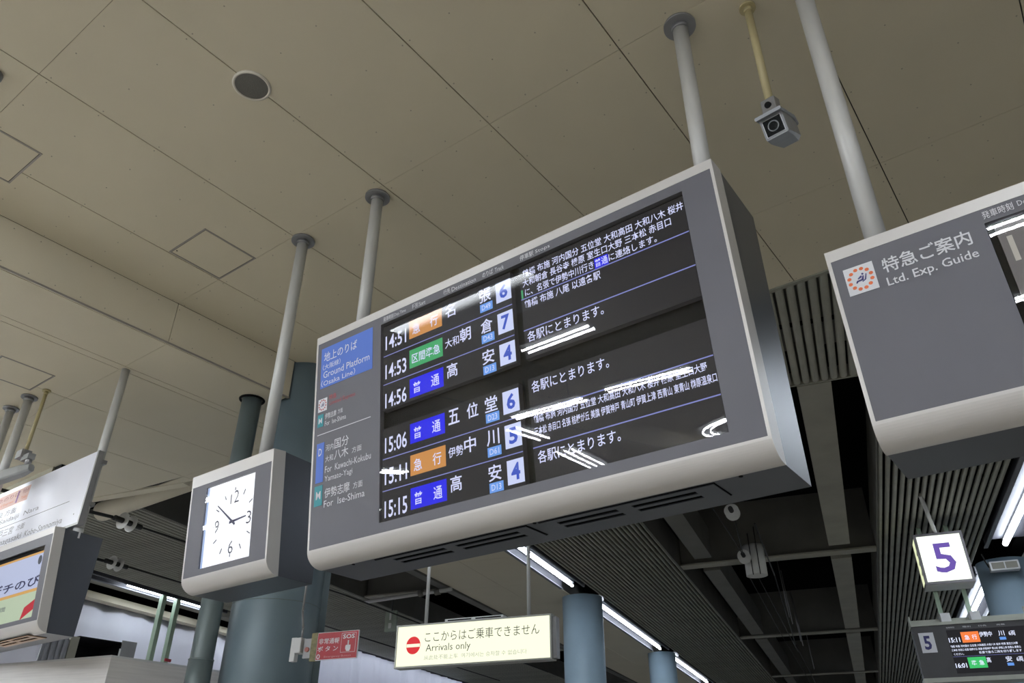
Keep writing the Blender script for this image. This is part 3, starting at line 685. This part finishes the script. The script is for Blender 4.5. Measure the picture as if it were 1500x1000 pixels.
for x in (-6.195,): 
    MB().tube((x - .01, 2.69, 3.34), (x - .01, 2.69, 3.42), .038, 20).obj('mounting_pole', M_WHITE, R)
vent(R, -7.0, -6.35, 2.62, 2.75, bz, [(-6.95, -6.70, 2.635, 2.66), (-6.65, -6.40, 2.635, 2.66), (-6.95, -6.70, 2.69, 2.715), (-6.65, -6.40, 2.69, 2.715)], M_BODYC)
S = MB().fbox(F, .2, 1.625, .118, .632, -.040, -.020).obj('display_screen', M_BLACK, R)
tile(F, .2, 1.625, .150, .42, -.019, glow('lit_pale_blue', (0.56, 0.62, 0.85), 1.0), S, 'upper_picture')
tile(F, .2, 1.625, .150, .166, -.018, glow('lit_amber_strip', (0.75, 0.42, 0.12), 1.0), S, 'amber_strip')
tile(F, .2, 1.625, .42, .442, -.018, glow('lit_amber_strip', (0.75, 0.42, 0.12), 1.0), S, 'amber_strip')
tile(F, .2, 1.625, .442, .632, -.019, glow('lit_pale_green', (0.55, 0.66, 0.48), 1.0), S, 'lower_picture')
E_INK = glow('screen_ink', (0.03, 0.03, 0.10), 1.0)
text(F, 'モデチのび', .62, 1.60, .325, .400, -.0175, E_INK, S, .02)
text(F, '期間', .98, 1.12, .50, .535, -.0175, E_INK, S)
MB().add([F.p(1.55 + .030 * math.cos(t * PI / 10), .215 + .034 * math.sin(t * PI / 10), -.0172) for t in range(20)], [tuple(range(20))]).obj('dark_spot', glow('lit_grey_spot', (0.08, 0.09, 0.11), 1.0), S)
MB().add([F.p(x, s, -.0172) for x, s in ((1.40, .632), (1.44, .545), (1.60, .500), (1.60, .57), (1.50, .60))], [(0, 1, 2, 3, 4)]).obj('red_shape', glow('lit_red_shape', (0.55, 0.03, 0.05), 1.0), S)
MB().fbox(F, .201, 1.624, .119, .631, -.0095, -.007).obj('cover_glass', M_GLASS, R)

# more hanging poles at the far left (they carry the next board, out of the frame)
R = empty('ceiling_poles', (-7.6, 2.44, 4.0), 'pair of grey flanged hanging poles at the far left edge', 'pole')
pole(R, -7.40, 2.44, 3.6, Z2, .036, fl=.07); pole(R, -7.785, 2.45, 3.6, Z2, .036, fl=.07)
MB().box(-7.85, -7.33, 2.41, 2.47, 3.56, 3.62).obj('cross_bar', M_GREYM, R)

# ================================================================== CEILING FITTINGS
def ring(name, c, R_, r_, n=40):
    mb = MB(); c = Vector(c)
    pr = [(R_, 0.0), (R_ * 1.0, -.008), (R_ * .93, -.014), (r_, -.010), (r_, 0)]
    vs = []; fs = []
    for i in range(n):
        t = 2 * PI * i / n
        for rr, z in pr: vs.append((c.x + rr * math.cos(t), c.y + rr * math.sin(t), c.z + z))
    m_ = len(pr)
    for i in range(n):
        for j in range(m_ - 1):
            fs.append((i * m_ + j, ((i + 1) % n) * m_ + j, ((i + 1) % n) * m_ + j + 1, i * m_ + j + 1))
    return mb.add(vs, fs, True)
R = empty('ceiling_speaker', (-3.095, 1.575, Z1), 'round dark grey speaker grille set into the main ceiling', 'speaker')
ring('rim', (-3.095, 1.575, Z1), .110, .094).obj('rim', mat('speaker_rim', (0.70, 0.66, 0.58), 0.4), R)
MB().tube((-3.095, 1.575, Z1 - .008), (-3.095, 1.575, Z1 - .002), .0945, 40).obj('grille', mat('speaker_grille', (0.14, 0.135, 0.12), 0.7, bump=0.3, bscale=300), R)
R = empty('smoke_detector', (-4.21, .63, Z1), 'small round detector on the ceiling at the left edge', 'detector')
MB().tube((-4.21, .63, Z1 - .03), (-4.21, .63, Z1 - .001), .05, 28).obj('housing', M_GREYM, R); MB().tube((-4.21, .63, Z1 - .05), (-4.21, .63, Z1 - .03), .03, 24, .045).obj('sensor_head', M_HATCH, R)
def hatch(label, x0, x1, y0, y1, z, m):
    R = empty('access_hatch', ((x0 + x1) / 2, (y0 + y1) / 2, z), label, 'hatch')
    t = .012; mb = MB(); mb.box(x0, x1, y0, y0 + t, z - .004, z - .0005); mb.box(x0, x1, y1 - t, y1, z - .004, z - .0005); mb.box(x0, x0 + t, y0 + t, y1 - t, z - .004, z - .0005); mb.box(x1 - t, x1, y0 + t, y1 - t, z - .004, z - .0005)
    mb.obj('hatch_frame', M_HATCH, R)
    MB().box(x0 + t, x1 - t, y0 + t, y1 - t, z - .0015, z - .0005).obj('gap_strip', M_GAP, R)
    MB().box(x0 + t + .004, x1 - t - .004, y0 + t + .004, y1 - t - .004, z - .003, z - .0016).obj('hatch_lid', m, R)
    MB().tube((x0 + .06, y0 + .03, z - .0045), (x0 + .06, y0 + .03, z - .003), .006, 10).obj('latch', M_BLACK, R)
hatch('square access hatch in the main ceiling, left of the clock pole', -4.915, -4.455, 2.19, 2.64, Z1, M_CEIL)
hatch('square access hatch in the main ceiling at the left edge', -5.10, -4.641, .66, 1.115, Z1, M_CEIL)
hatch('square access hatch in the lowered soffit above the white sign', -7.26, -6.80, 1.93, 2.38, Z2, M_SOFF)
R = empty('ceiling_duct', (-9.5, 3.5, Z2), 'narrow grey duct with a dark end under the soffit behind the white sign', 'duct')
MB().box(-10.3, -8.95, 3.42, 3.66, Z2 - .10, Z2 - .001).obj('duct_body', mat('duct_khaki', (0.30, 0.28, 0.21), 0.6), R)
MB().box(-8.948, -8.80, 3.44, 3.62, Z2 - .09, Z2 - .001).obj('duct_end', M_BLACK, R)
R = empty('round_duct', W(-8.3, 7.1, 5.0), 'thick beige round duct lying across the tracks left of the clock', 'duct')
MB().tube(W(-9.0, 7.35, 5.0), W(-6.9, 6.85, 5.02), .13, 28).obj('duct_body', M_SOFF, R)
MB().pbox(-8.95, -7.7, 6.68, 7.0, 5.10, 5.16).obj('recess_panel', mat('khaki_panel', (0.30, 0.28, 0.2), 0.6), R)

# ================================================================== CCTV
def loft(sections, n=None):
    mb = MB(); k = len(sections[0]); vs = [v for s in sections for v in s]; fs = []
    for i in range(len(sections) - 1):
        for j in range(k): fs.append((i * k + j, i * k + (j + 1) % k, (i + 1) * k + (j + 1) % k, (i + 1) * k + j))
    fs.append(tuple(range(k))); fs.append(tuple((len(sections) - 1) * k + j for j in range(k)))
    return mb.add(vs, fs)
def cctv(root, front, rear, up, secs, m):
    front = Vector(front); ax = (Vector(rear) - front); Ln = ax.length; ax.normalize(); up = (Vector(up) - ax * Vector(up).dot(ax)).normalized(); sd = ax.cross(up)
    S_ = []
    for t, w_, h0, h1, ch in secs:
        c = front + ax * (Ln * t)
        S_.append([c + sd * x + up * y for x, y in ((-w_ + ch, h1), (w_ - ch, h1), (w_, h1 - ch), (w_, h0 + ch), (w_ - ch, h0), (-w_ + ch, h0), (-w_, h0 + ch), (-w_, h1 - ch))])
    return loft(S_), front, ax, up, sd
M_CAM = mat('camera_grey_paint', (0.27, 0.28, 0.30), 0.35, 0.3, var=0.03)
M_CAML = mat('camera_light_paint', (0.30, 0.31, 0.31), 0.35, 0.1, var=0.03)
R = empty('security_camera', (-.58, 2.81, Z1), 'boxy grey security camera on a yellowish ceiling pole', 'camera')
pole(R, -.58, 2.81, 4.50, Z1, .020, M_POLEY, .042)
fr = Vector((-.585, 2.80, 4.33)); rr = fr + Vector((.019, .217, .101))
upv = Vector((0, 0, 1))
b_, f0, ax, up, sd = cctv(R, fr, rr, upv, [(0, .055, -.058, .052, .006), (.35, .060, -.062, .052, .010), (.8, .056, -.060, .046, .018), (1, .034, -.04, .03, .015)], M_CAM)
b_.obj('camera_body', M_CAM, R)
b_, *_x = cctv(R, fr - ax * .03, rr, upv, [(0, .064, .045, .062, .004), (.75, .066, .045, .064, .006), (1.02, .056, .03, .052, .006)], M_CAM)
hd = b_.obj('sun_hood', M_CAM, R)
q = lambda x, y, z: f0 + sd * x + up * y + ax * z
MB().add([q(x, y, -.002) for x, y in ((-.046, -.048), (.046, -.048), (.046, .038), (-.046, .038))], [(0, 1, 2, 3)]).obj('window_gasket', M_PRINT, R)
MB().hexa([q(-.042, -.044, -.003), q(.042, -.044, -.003), q(.042, -.044, -.006), q(-.042, -.044, -.006), q(-.042, .034, -.003), q(.042, .034, -.003), q(.042, .034, -.006), q(-.042, .034, -.006)]).obj('front_window', M_LENS, R)
ln = MB().torus(q(0, -.005, -.007), ax, .024, .003).obj('lens', M_CAM, R)
mb = MB(); c0 = Vector((-.58, 2.81, 4.46)); mb.hexa([c0 + sd * x + ax * z + Vector((0, 0, y)) for x, z, y in ((-.035, -.035, -.075), (.035, -.035, -.075), (.035, .035, -.075), (-.035, .035, -.075), (-.035, -.04, .04), (.035, -.04, .04), (.035, .04, .04), (-.035, .04, .04))])
bevel(mb.obj('mount_block', M_GREYM, R), .006)
MB().tube(c0 - ax * .046 + Vector((0, 0, -.005)), c0 - ax * .035 + Vector((0, 0, -.005)), .016, 14).obj('knob', M_BLACK, R)
R = empty('security_camera', (-7.138, 2.47, Z2), 'pale bullet security camera on a yellow pole above the white sign', 'camera')
pole(R, -7.138, 2.47, 4.21, Z2, .016, M_POLEY, .035)
MB().box(-7.185, -7.075, 2.42, 2.50, 4.145, 4.215).obj('mount_block', M_GREYM, R)
MB().box(-7.10, -6.97, 2.44, 2.50, 4.11, 4.16).obj('swivel_arm', M_CAML, R)
MB().tube((-7.0, 2.47, 4.15), (-7.0, 2.47, 4.05), .025, 14).obj('swivel', M_GREYM, R)
b_, f0, ax, up, sd = cctv(R, (-7.33, 2.38, 3.98), (-6.95, 2.49, 4.03), (0, 0, 1), [(0, .042, -.045, .045, .012), (.2, .045, -.05, .048, .012), (.75, .045, -.045, .045, .015), (1, .03, -.03, .035, .015)], M_CAML)
bevel(b_.obj('camera_body', M_CAML, R), .004)
MB().tube(f0 - ax * .004, f0 + ax * .002, .034, 20).obj('lens', M_LENS, R)

# ================================================================== ARRIVALS SIGN
R = empty('arrivals_sign', W(-4.45, 9.6, 3.11), 'long lit cream sign with a red no entry disc hanging below the main board', 'sign')
F = Face(W(-5.54, 9.5, 3.66), BX, 0)
wd, ht = 2.19, .535
mb = MB(); t = .02
mb.fbox(F, 0, wd, 0, t, -.16, .012); mb.fbox(F, 0, wd, ht - t, ht, -.16, .012); mb.fbox(F, 0, t, t, ht - t, -.16, .012); mb.fbox(F, wd - t, wd, t, ht - t, -.16, .012); mb.fbox(F, t, wd - t, t, ht - t, -.16, -.14)
mb.obj('frame', mat('beige_sign_frame', (0.42, 0.42, 0.38), 0.4, 0.2), R)
S = MB().fbox(F, t, wd - t, t, ht - t, -.02, 0).obj('lit_face', glow('cream_backlight', (0.93, 0.95, 0.72), 1.15), R, label='glowing cream face')
M_EK = mat('sign_black', (0.02, 0.02, 0.02), 0.5, var=0); M_EG = glow('sign_grey_letters', (0.42, 0.44, 0.36), 1.0)
text(F, 'ここからはご乗車できません', .43, 2.03, .105, .235, .002, M_EK, S, -.005)
text(F, 'Arrivals only', .45, 1.09, .262, .375, .002, M_EK, S, -.005)
text(F, '从此处不能上车  여기에서는 승차할 수 없습니다', .43, 1.86, .395, .452, .002, M_EG, S)
ccx, ccs, rr_ = .262, .262, .105
MB().add([F.p(ccx + rr_ * math.cos(k * PI / 20), ccs + rr_ * 1.05 * math.sin(k * PI / 20), .002) for k in range(40)], [tuple(range(40))]).obj('no_entry_disc', glow('lit_red', (0.72, 0.03, 0.04), 1.0), S)
tile(F, ccx - .1, ccx + .1, ccs - .018, ccs + .022, .004, glow('cream_bar', (0.93, 0.95, 0.72), 1.05), S, 'bar')
MB().fbox(F, .70, 1.53, -.04, 0, -.14, -.02).obj('top_box', M_WHITE, R)
mb = MB(); mb.fbox(F, .74, 1.08, -.028, -.012, -.021, -.018); mb.fbox(F, 1.14, 1.5, -.028, -.012, -.021, -.018); mb.obj('slot', M_BLACK, R)
for x in (.39, 1.86):
    p = F.p(x, 0, -.08); MB().tube(p, (p.x, p.y, Z1 + (0.02 if x > 1 else .02)), .024, 20).obj('mounting_pole', M_POLE, R)
MB().fbox(F, wd, wd + .05, .03, ht - .02, -.15, -.03).obj('side_box', M_GREYM, R)

# ================================================================== PLATFORM FIVE SIGNS
R = empty('platform_number_sign', W(1.5, 12.65, 4.28), 'lit square sign box with a purple number 5', 'sign')
F = Face(W(1.185, 12.5, 4.99), BX, 0); wd, ht, dp = .632, .712, .42
mb = MB(); t = .035
mb.fbox(F, 0, wd, 0, t, -dp, .012); mb.fbox(F, 0, wd, ht - t, ht, -dp, .012); mb.fbox(F, 0, t, t, ht - t, -.035, .012); mb.fbox(F, wd - t, wd, t, ht - t, -dp, .012)
mb.fbox(F, 0, t, t, ht - t, -dp, -dp + .02); mb.fbox(F, t, wd - t, t, ht - t, -dp, -dp + .02)
MB().fbox(F, .004, wd - .004, ht + .0005, ht + .006, -dp + .004, -.012).obj('bottom_plate', M_SILVER, R)
mb = mb
mb.obj('frame', mat('dark_sign_frame', (0.24, 0.23, 0.25), 0.4, 0.2), R)
S = MB().fbox(F, t, wd - t, t, ht - t, -.02, 0).obj('lit_face', glow('greenish_white_backlight', (0.94, 1.0, 0.88), 1.3), R, label='glowing white front face')
text(F, '5', .19, .46, .15, .565, .002, glow('purple_digit', (0.15, 0.09, 0.42), 1.0), S, .012, name='numeral')
S = MB().fbox(F, .004, .02, t, ht - t, -dp + .021, -.036).obj('lit_side', glow('yellowish_backlight', (0.75, 0.80, 0.50), 1.1), R, label='yellowish lit side face')
mb = MB()
for s_ in (.2, .34, .48):
    mb.add([F.p(.003, s_, -.10), F.p(.003, s_ + .05, -.17), F.p(.003, s_ + .09, -.10), F.p(.003, s_ + .06, -.08)], [(0, 1, 2, 3)])
mb.obj('arrow_mark', M_EK, S)
p0 = W(1.50, 12.6, 5.0); MB().tube(p0, W(1.30, 11.4, Z1 + .02), .028, 14).obj('brace', M_POLE, R)
R = empty('platform_display', W(1.55, 12.6, 3.03), 'dark platform display with number 5 tile and lit train rows, hung on mint posts', 'departure board')
for b_ in (1.30, 1.665):
    MB().pbox(b_, b_ + .055, 12.94, 12.99, 3.86, Z1 + .02).obj('mint_post', M_MINT, R)
    MB().pbox(b_ - .03, b_ + .09, 12.55, 13.0, 3.78, 3.90).obj('post_sleeve', M_WHITE, R)
F = Face(W(.862, 12.5, 3.775), BX, 0); wd = 1.62
MB().fbox(F, 0, wd, 0, .038, -.36, .02).obj('top_bar', mat('greenish_white_frame', (0.46, 0.48, 0.42), 0.4), R)
MB().fbox(F, .01, wd, .038, .70, -.34, 0).obj('cabinet_body', mat('charcoal_display', (0.055, 0.055, 0.06), 0.45), R)
MB().fbox(F, 0, wd, .70, .755, -.36, .02).obj('bottom_bar', MATS['greenish_white_frame'], R)
mb = MB(); mb.fbox(F, .03, wd, -.09, 0, -.30, -.28); mb.fbox(F, .0, .015, -.10, 0, -.30, .0); mb.fbox(F, 1.42, 1.44, -.15, 0, -.12, -.10); mb.obj('back_rail', MATS['greenish_white_frame'], R)
T_ = tile(F, .070, .255, .125, .382, .003, M_WTILE, R, 'number_tile'); text(F, '5', .115, .205, .165, .345, .005, M_PNAVY, T_, .03, name='numeral')
S = MB().fbox(F, .420, 1.46, .110, .655, .0005, .004).obj('display_screen', M_LCD, R)
E_T2 = glow('bright_lit_text', (0.75, 0.80, 1.0), 1.2); E_O2 = glow('bright_orange_tile', (0.95, 0.22, 0.05), 1.0); E_G2 = glow('bright_green_tile', (0.05, 0.55, 0.15), 1.0)
for k, (tm, em, kk, d, e_, s0) in enumerate((('15:11', E_O2, '急行', '伊勢中', '川', .155), ('16:01', E_G2, '準急', '高', '安', .475))):
    text(F, tm, .425, .56, s0 + .055, s0 + .115, .006, E_T2, S, .02)
    tile(F, .585, .80, s0 - .01, s0 + .125, .0055, em, S, 'service_tile'); text(F, kk[0], .62, .68, s0 + .03, s0 + .09, .0065, E_T2, S, .01); text(F, kk[1], .71, .77, s0 + .03, s0 + .09, .0065, E_T2, S, .01)
    text(F, d, .805, .805 + .05 * len(d), s0, s0 + .065, .006, E_T2, S, .01); text(F, e_, 1.03, 1.10, s0, s0 + .065, .006, E_T2, S, .01)
    tile(F, 1.03, 1.105, s0 + .08, s0 + .115, .0055, E_LBL, S, 'station_code_tile'); text(F, '6両', 1.15, 1.225, s0 + .01, s0 + .07, .006, E_T2, S, .01)
text(F, '鶴橋 布施 河内国分 五位堂 大和高田 大和八木 桜井 榛原 室生口大野', .425, 1.22, .305, .335, .006, E_T2, S, .01)
text(F, '三本松 赤目口 名張 桔梗が丘 美旗 伊賀神戸 青山町 伊賀上津 西青山 東青山', .425, 1.24, .352, .382, .006, E_T2, S, .01)
text(F, 'ください。', .44, .56, .405, .432, .006, E_T2, S, .01); text(F, '名張で後ろ二両を切り離します', .74, 1.24, .395, .428, .006, E_T2, S, .01)
tile(F, .42, 1.26, .448, .451, .0055, E_LINE, S, 'row_line')
for x0, b_ in ((.43, '発車時刻'), (.63, '種別'), (.82, '行先'), (1.04, '両数')): text(F, b_, x0, x0 + .10, .068, .088, .002, M_PRINT, R)
R = empty('emergency_light', W(2.62, 14.85, 5.0), 'small flat white lamp fixed to the right blue column', 'lamp')
bevel(MB().pbox(2.42, 2.85, 14.86, 15.02, 4.925, 5.075).obj('housing', M_WHITE, R), .01)
MB().pbox(2.45, 2.63, 14.85, 14.861, 4.95, 5.05).obj('lens_plate', M_CONC, R); MB().pbox(2.65, 2.82, 14.85, 14.861, 4.95, 5.05).obj('lens_plate', M_CONC, R)
MB().path([W(2.42, 14.95, 5.0), W(2.38, 14.9, 5.1), W(2.36, 14.9, Z1 + .02)], .012).obj('cable', M_WIRE, R)

# ================================================================== SOS SIGN, CONDUIT
R = empty('emergency_button_sign', W(-3.8, 5.31, 2.63), 'red projecting emergency button sign on the big column', 'sign')
F = Face(W(-3.792, 5.30, 2.7466), BX, 0, 0.9515); wd, ht = .392, .214
bevel(MB().fbox(F, 0, wd, 0, ht, -.012, 0).obj('sign_plate', M_WTILE, R), .004)
MB().fbox(F, .006, wd - .006, .006, ht - .006, 0, .001).obj('red_face', M_RED, R)
text(F, '非常通報', .02, .215, .048, .092, .0016, M_PRINT, R, .01); text(F, 'ボ タ ン', .015, .208, .108, .148, .0016, M_PRINT, R, .01)
text(F, 'Emergency Button', .085, .335, .182, .200, .0016, mat('pink_print', (0.65, 0.30, 0.32), 0.5), R); text(F, '0', .012, .045, .166, .204, .0016, M_PRINT, R, .01)
mb = MB(); x0, x1, s0, s1 = .232, .368, .018, .165; tt = .0025
mb.fbox(F, x0, x1, s0, s0 + tt, .001, .0016); mb.fbox(F, x0, x1, s1 - tt, s1, .001, .0016); mb.fbox(F, x0, x0 + tt, s0, s1, .001, .0016); mb.fbox(F, x1 - tt, x1, s0, s1, .001, .0016); mb.obj('box_outline', M_PRINT, R)
text(F, 'SOS', .245, .355, .028, .062, .0016, M_PRINT, R, .03)
mb = MB(); 
for pts in ([(-.006, .0), (.006, .0), (.006, .045), (-.006, .045)], [(-.02, .035), (.024, .035), (.024, .065), (.016, .082), (-.012, .082), (-.024, .062), (-.024, .045)]):
    mb.add([F.p(.30 + x, .075 + s_, .0017) for x, s_ in pts], [tuple(range(len(pts)))])
mb.obj('pressing_hand', M_PRINT, R)
M_BRASS = mat('worn_yellow_bracket', (0.20, 0.18, 0.09), 0.5, 0.2, var=0.3, scale=40)
MB().fbox(F, -.055, .0, .0, .215, -.03, .002).obj('bracket', M_BRASS, R)
bx = MB().fbox(F, -.125, -.056, .04, .19, -.06, -.0).obj('button_box', M_GREYM, R); MB().tube(F.p(-.085, .125, 0), F.p(-.085, .125, .012), .018, 18).obj('button', mat('dull_red_button', (0.35, 0.12, 0.10), 0.5), bx)
bevel(MB().fbox(F, -.20, -.135, .03, .15, -.06, .03).obj('junction_box', M_WHITE, R), .006)
bevel(MB().fbox(F, -.262, -.212, .02, .205, -.06, -.01).obj('junction_box', M_WHITE, R), .004)
MB().path([F.p(-.155, .03, .0), F.p(-.155, -.05, .0), F.p(-.175, -.18, .01), F.p(-.168, -.6, .01), F.p(-.165, -1.2, .01)], .009).obj('conduit', M_GREYM, R)

# ================================================================== LEFT FOREGROUND: KIOSK
K0, K1, K2, K3 = Vector((-10.3, 2.28, 0)), Vector((-6.39, 3.29, 0)), Vector((-6.415, 5.3, 0)), Vector((-10.3, 4.9, 0))
R = empty('kiosk', (-8, 3.6, 0), 'white wood-grain kiosk block at the lower left corner', 'kiosk')
MB().prism([K0, K1, K2, K3], (0, 0, 2.585)).obj('kiosk_wall', M_WOOD, R)
MB().prism([v + Vector((0, 0, 2.585)) for v in (K0, K1, K2, K3)], (0, 0, .015)).obj('kiosk_roof', M_WHITE, R)
R = empty('roof_cabinet', (-8.5, 4.1, 2.6), 'open grey steel cabinet with black inside standing on the kiosk', 'cabinet')
mb = MB()
for k in range(9): mb.box(-8.52, -8.50 + (.012 if k % 2 else 0), 3.66 + k * .028, 3.688 + k * .028, 2.6, 3.02)
mb.obj('corrugated_panel', mat('galvanised_sheet', (0.30, 0.30, 0.33), 0.45, 0.4, var=0.2, scale=8, stretch=(1, 6, 1)), R)
MB().box(-8.53, -8.49, 3.915, 4.0, 2.6, 3.05).obj('post', M_CONC, R)
mb = MB(); mb.box(-8.9, -8.5, 4.0, 4.45, 3.05, 3.065); mb.box(-8.9, -8.5, 4.44, 4.455, 2.6, 3.05); mb.box(-8.92, -8.9, 4.0, 4.45, 2.6, 3.05); mb.obj('cabinet_body', M_BLACK, R)
MB().box(-8.51, -8.50, 4.455, 4.62, 2.6, 3.085).obj('door', M_GREYM, R)
MB().box(-8.50, -8.49, 4.44, 4.455, 2.92, 3.0).obj('latch', M_WHITE, R)
for k, (a_, lb) in enumerate(((12.0, 'dim mint green square post left of the clock, the left one'), (12.38, 'bright mint green square post left of the clock, the right one'))):
    MB().pbox(-12.45, -12.36, a_, a_ + .10, 0, 5.16).obj('mint_post', M_MINT, label=lb, cat='post', origin=W(-12.4, a_, 0))
for k, (a_, lb) in enumerate(((27.2, 'thin pale post under the arrivals sign, the left one'), (28.5, 'thin pale post under the arrivals sign, the right one'))):
    MB().pbox(-12.22, -12.12, a_, a_ + .1, 0, 5.16).obj('mint_post', M_MINT, label=lb, cat='post', origin=W(-12.2, a_, 0))
MB().pbox(-12.34, -12.3, 12.36, 12.5, 3.98, 4.03).obj('red_marker', M_RED, label='small red marker on the right mint post', cat='marker')

# ================================================================== OVERHEAD LINE EQUIPMENT
def insulator(c, d, label, s=1.0):
    c = Vector(c); d = Vector(d).normalized()
    R = empty('insulator', c, label, 'insulator')
    MB().tube(c - d * .22 * s, c + d * .22 * s, .035 * s, 12).obj('core_rod', M_WIRE, R)
    for t in (-.07, .07):
        k = c + d * t * s
        mb = MB(); mb.tube(k - d * .02 * s, k + d * .015 * s, .11 * s, 28, .06 * s); mb.obj('porcelain_disc', M_PORC, R)
def wire(pts, r, label, m=M_WIRE):
    MB().path([Vector(p) for p in pts], r, 8).obj('overhead_wire', m, label=label, cat='wire', origin=pts[0])
wire([W(-8.55, 4.6, 4.55), W(-8.37, 7.0, 4.74)], .022, 'thick black feeder rod ahead of the upper insulator left of the clock')
wire([W(-8.35, 7.5, 4.74), W(-8.1, 12, 4.8), W(-7.9, 22, 4.8)], .014, 'black overhead wire running on from the upper insulator left of the clock')
insulator(W(-8.36, 7.25, 4.74), AX, 'white disc insulator on the upper rod left of the clock', 1.0)
wire([W(-10.6, 7.0, 4.80), W(-10.58, 8.9, 4.88)], .022, 'thick black feeder rod ahead of the lower insulator left of the clock')
wire([W(-10.56, 9.4, 4.90), W(-10.4, 14, 4.92), W(-10.2, 24, 4.92)], .014, 'black overhead wire running on from the lower insulator left of the clock')
insulator(W(-10.57, 9.15, 4.89), AX, 'white disc insulator on the lower rod left of the clock', 1.0)
insulator(W(-1.10, 10.6, 5.02), AX, 'pale disc insulator just under the vent edge of the main board', .9)
insulator(W(-1.24, 12.75, 4.98), AX, 'glassy disc insulator in front of the white cylinder', .9)
wire([W(-1.10, 10.7, 5.02), W(-1.24, 12.6, 4.98)], .008, 'short wire joining the two disc insulators of the middle track')
wire([W(-1.35, 9.6, 5.05), W(-1.25, 12.5, 5.0)], .008, 'thin wire leading to the insulator in front of the white cylinder')
wire([W(-.85, 10.8, 4.9), W(-.85, 13, 4.72), W(-1.1, 20, 4.8), W(-1.1, 34, 4.8)], .010, 'long contact wire down the middle track')
wire([W(-1.32, 13.4, 4.95), W(-1.36, 20, 5.0), W(-1.3, 34, 5.0)], .008, 'long carrier wire above the middle track contact wire')
R = empty('hanging_cylinder', W(-1.12, 13.1, 4.8), 'matt white cylinder hanging from wires over the middle track', 'cylinder')
MB().tube(W(-1.12, 13.1, 4.76), W(-1.12, 13.1, 5.24), .165, 32).obj('drum', mat('drum_white', (0.62, 0.62, 0.60), 0.6), R)
mb = MB(); mb.tube(W(-1.16, 12.92, 4.74), W(-1.16, 12.92, 5.4), .008, 8); mb.tube(W(-1.05, 12.92, 4.74), W(-1.05, 12.92, 5.5), .008, 8); mb.obj('hanger_wire', M_WIRE, R)
wire([W(-1.12, 13.3, 4.78), W(-1.12, 20.9, 4.78)], .008, 'lower wire behind the white cylinder')
for k, a in enumerate((16.8, 17.5, 19.6, 20.2, 24)):
    R = empty('wire_hanger', W(-.7, a, 5.0), 'thin bright wire hanger over the middle track, %s from the front' % ('first', 'second', 'third', 'fourth', 'last')[k], 'hanger')
    MB().path([W(-.95, a, 4.8), W(-1.0, a, 5.9)], .010).obj('dropper', M_GREYM, R)
R = empty('equipment_panel', W(-8.33, 14, 4.53), 'narrow grey-green panel hanging left of the arrivals sign', 'panel')
bevel(MB().pbox(-8.46, -8.20, 14, 14.06, 4.54, 4.94).obj('plate', mat('grey_green_plate', (0.25, 0.29, 0.24), 0.5), R), .005)
mb = MB(); mb.pbox(-8.36, -8.30, 13.98, 14, 4.60, 4.70); mb.pbox(-8.35, -8.31, 13.98, 14, 4.76, 4.90); mb.obj('clip', M_PORC, R)
MB().tube(W(-8.33, 14.03, 4.94), W(-8.33, 14.03, 5.6), .012, 8).obj('hanger', M_WIRE, R)
R = empty('conduit_pipe', W(-7.5, 13.5, 5.1), 'horizontal white conduit pipe behind the arrivals sign poles', 'pipe')
MB().tube(W(-8.64, 13.5, 5.03), W(-6.75, 13.5, 5.12), .034, 16).obj('pipe', M_POLE, R)
for b_ in (-7.45, -7.1): MB().tube(W(b_, 13.5, 5.09), W(b_ + .1, 13.5, 5.10), .06, 16).obj('coupling', M_STEELD, R)
R = empty('platform_camera', W(-12.2, 25.5, 4.9), 'small white camera on the blue column below the arrivals sign', 'camera')
bevel(MB().pbox(-12.75, -12.35, 25.1, 25.45, 4.78, 5.0).obj('camera_body', M_WHITE, R), .02)
MB().pbox(-12.6, -12.5, 25.4, 25.65, 5.0, 5.06).obj('arm', M_GREYM, R)
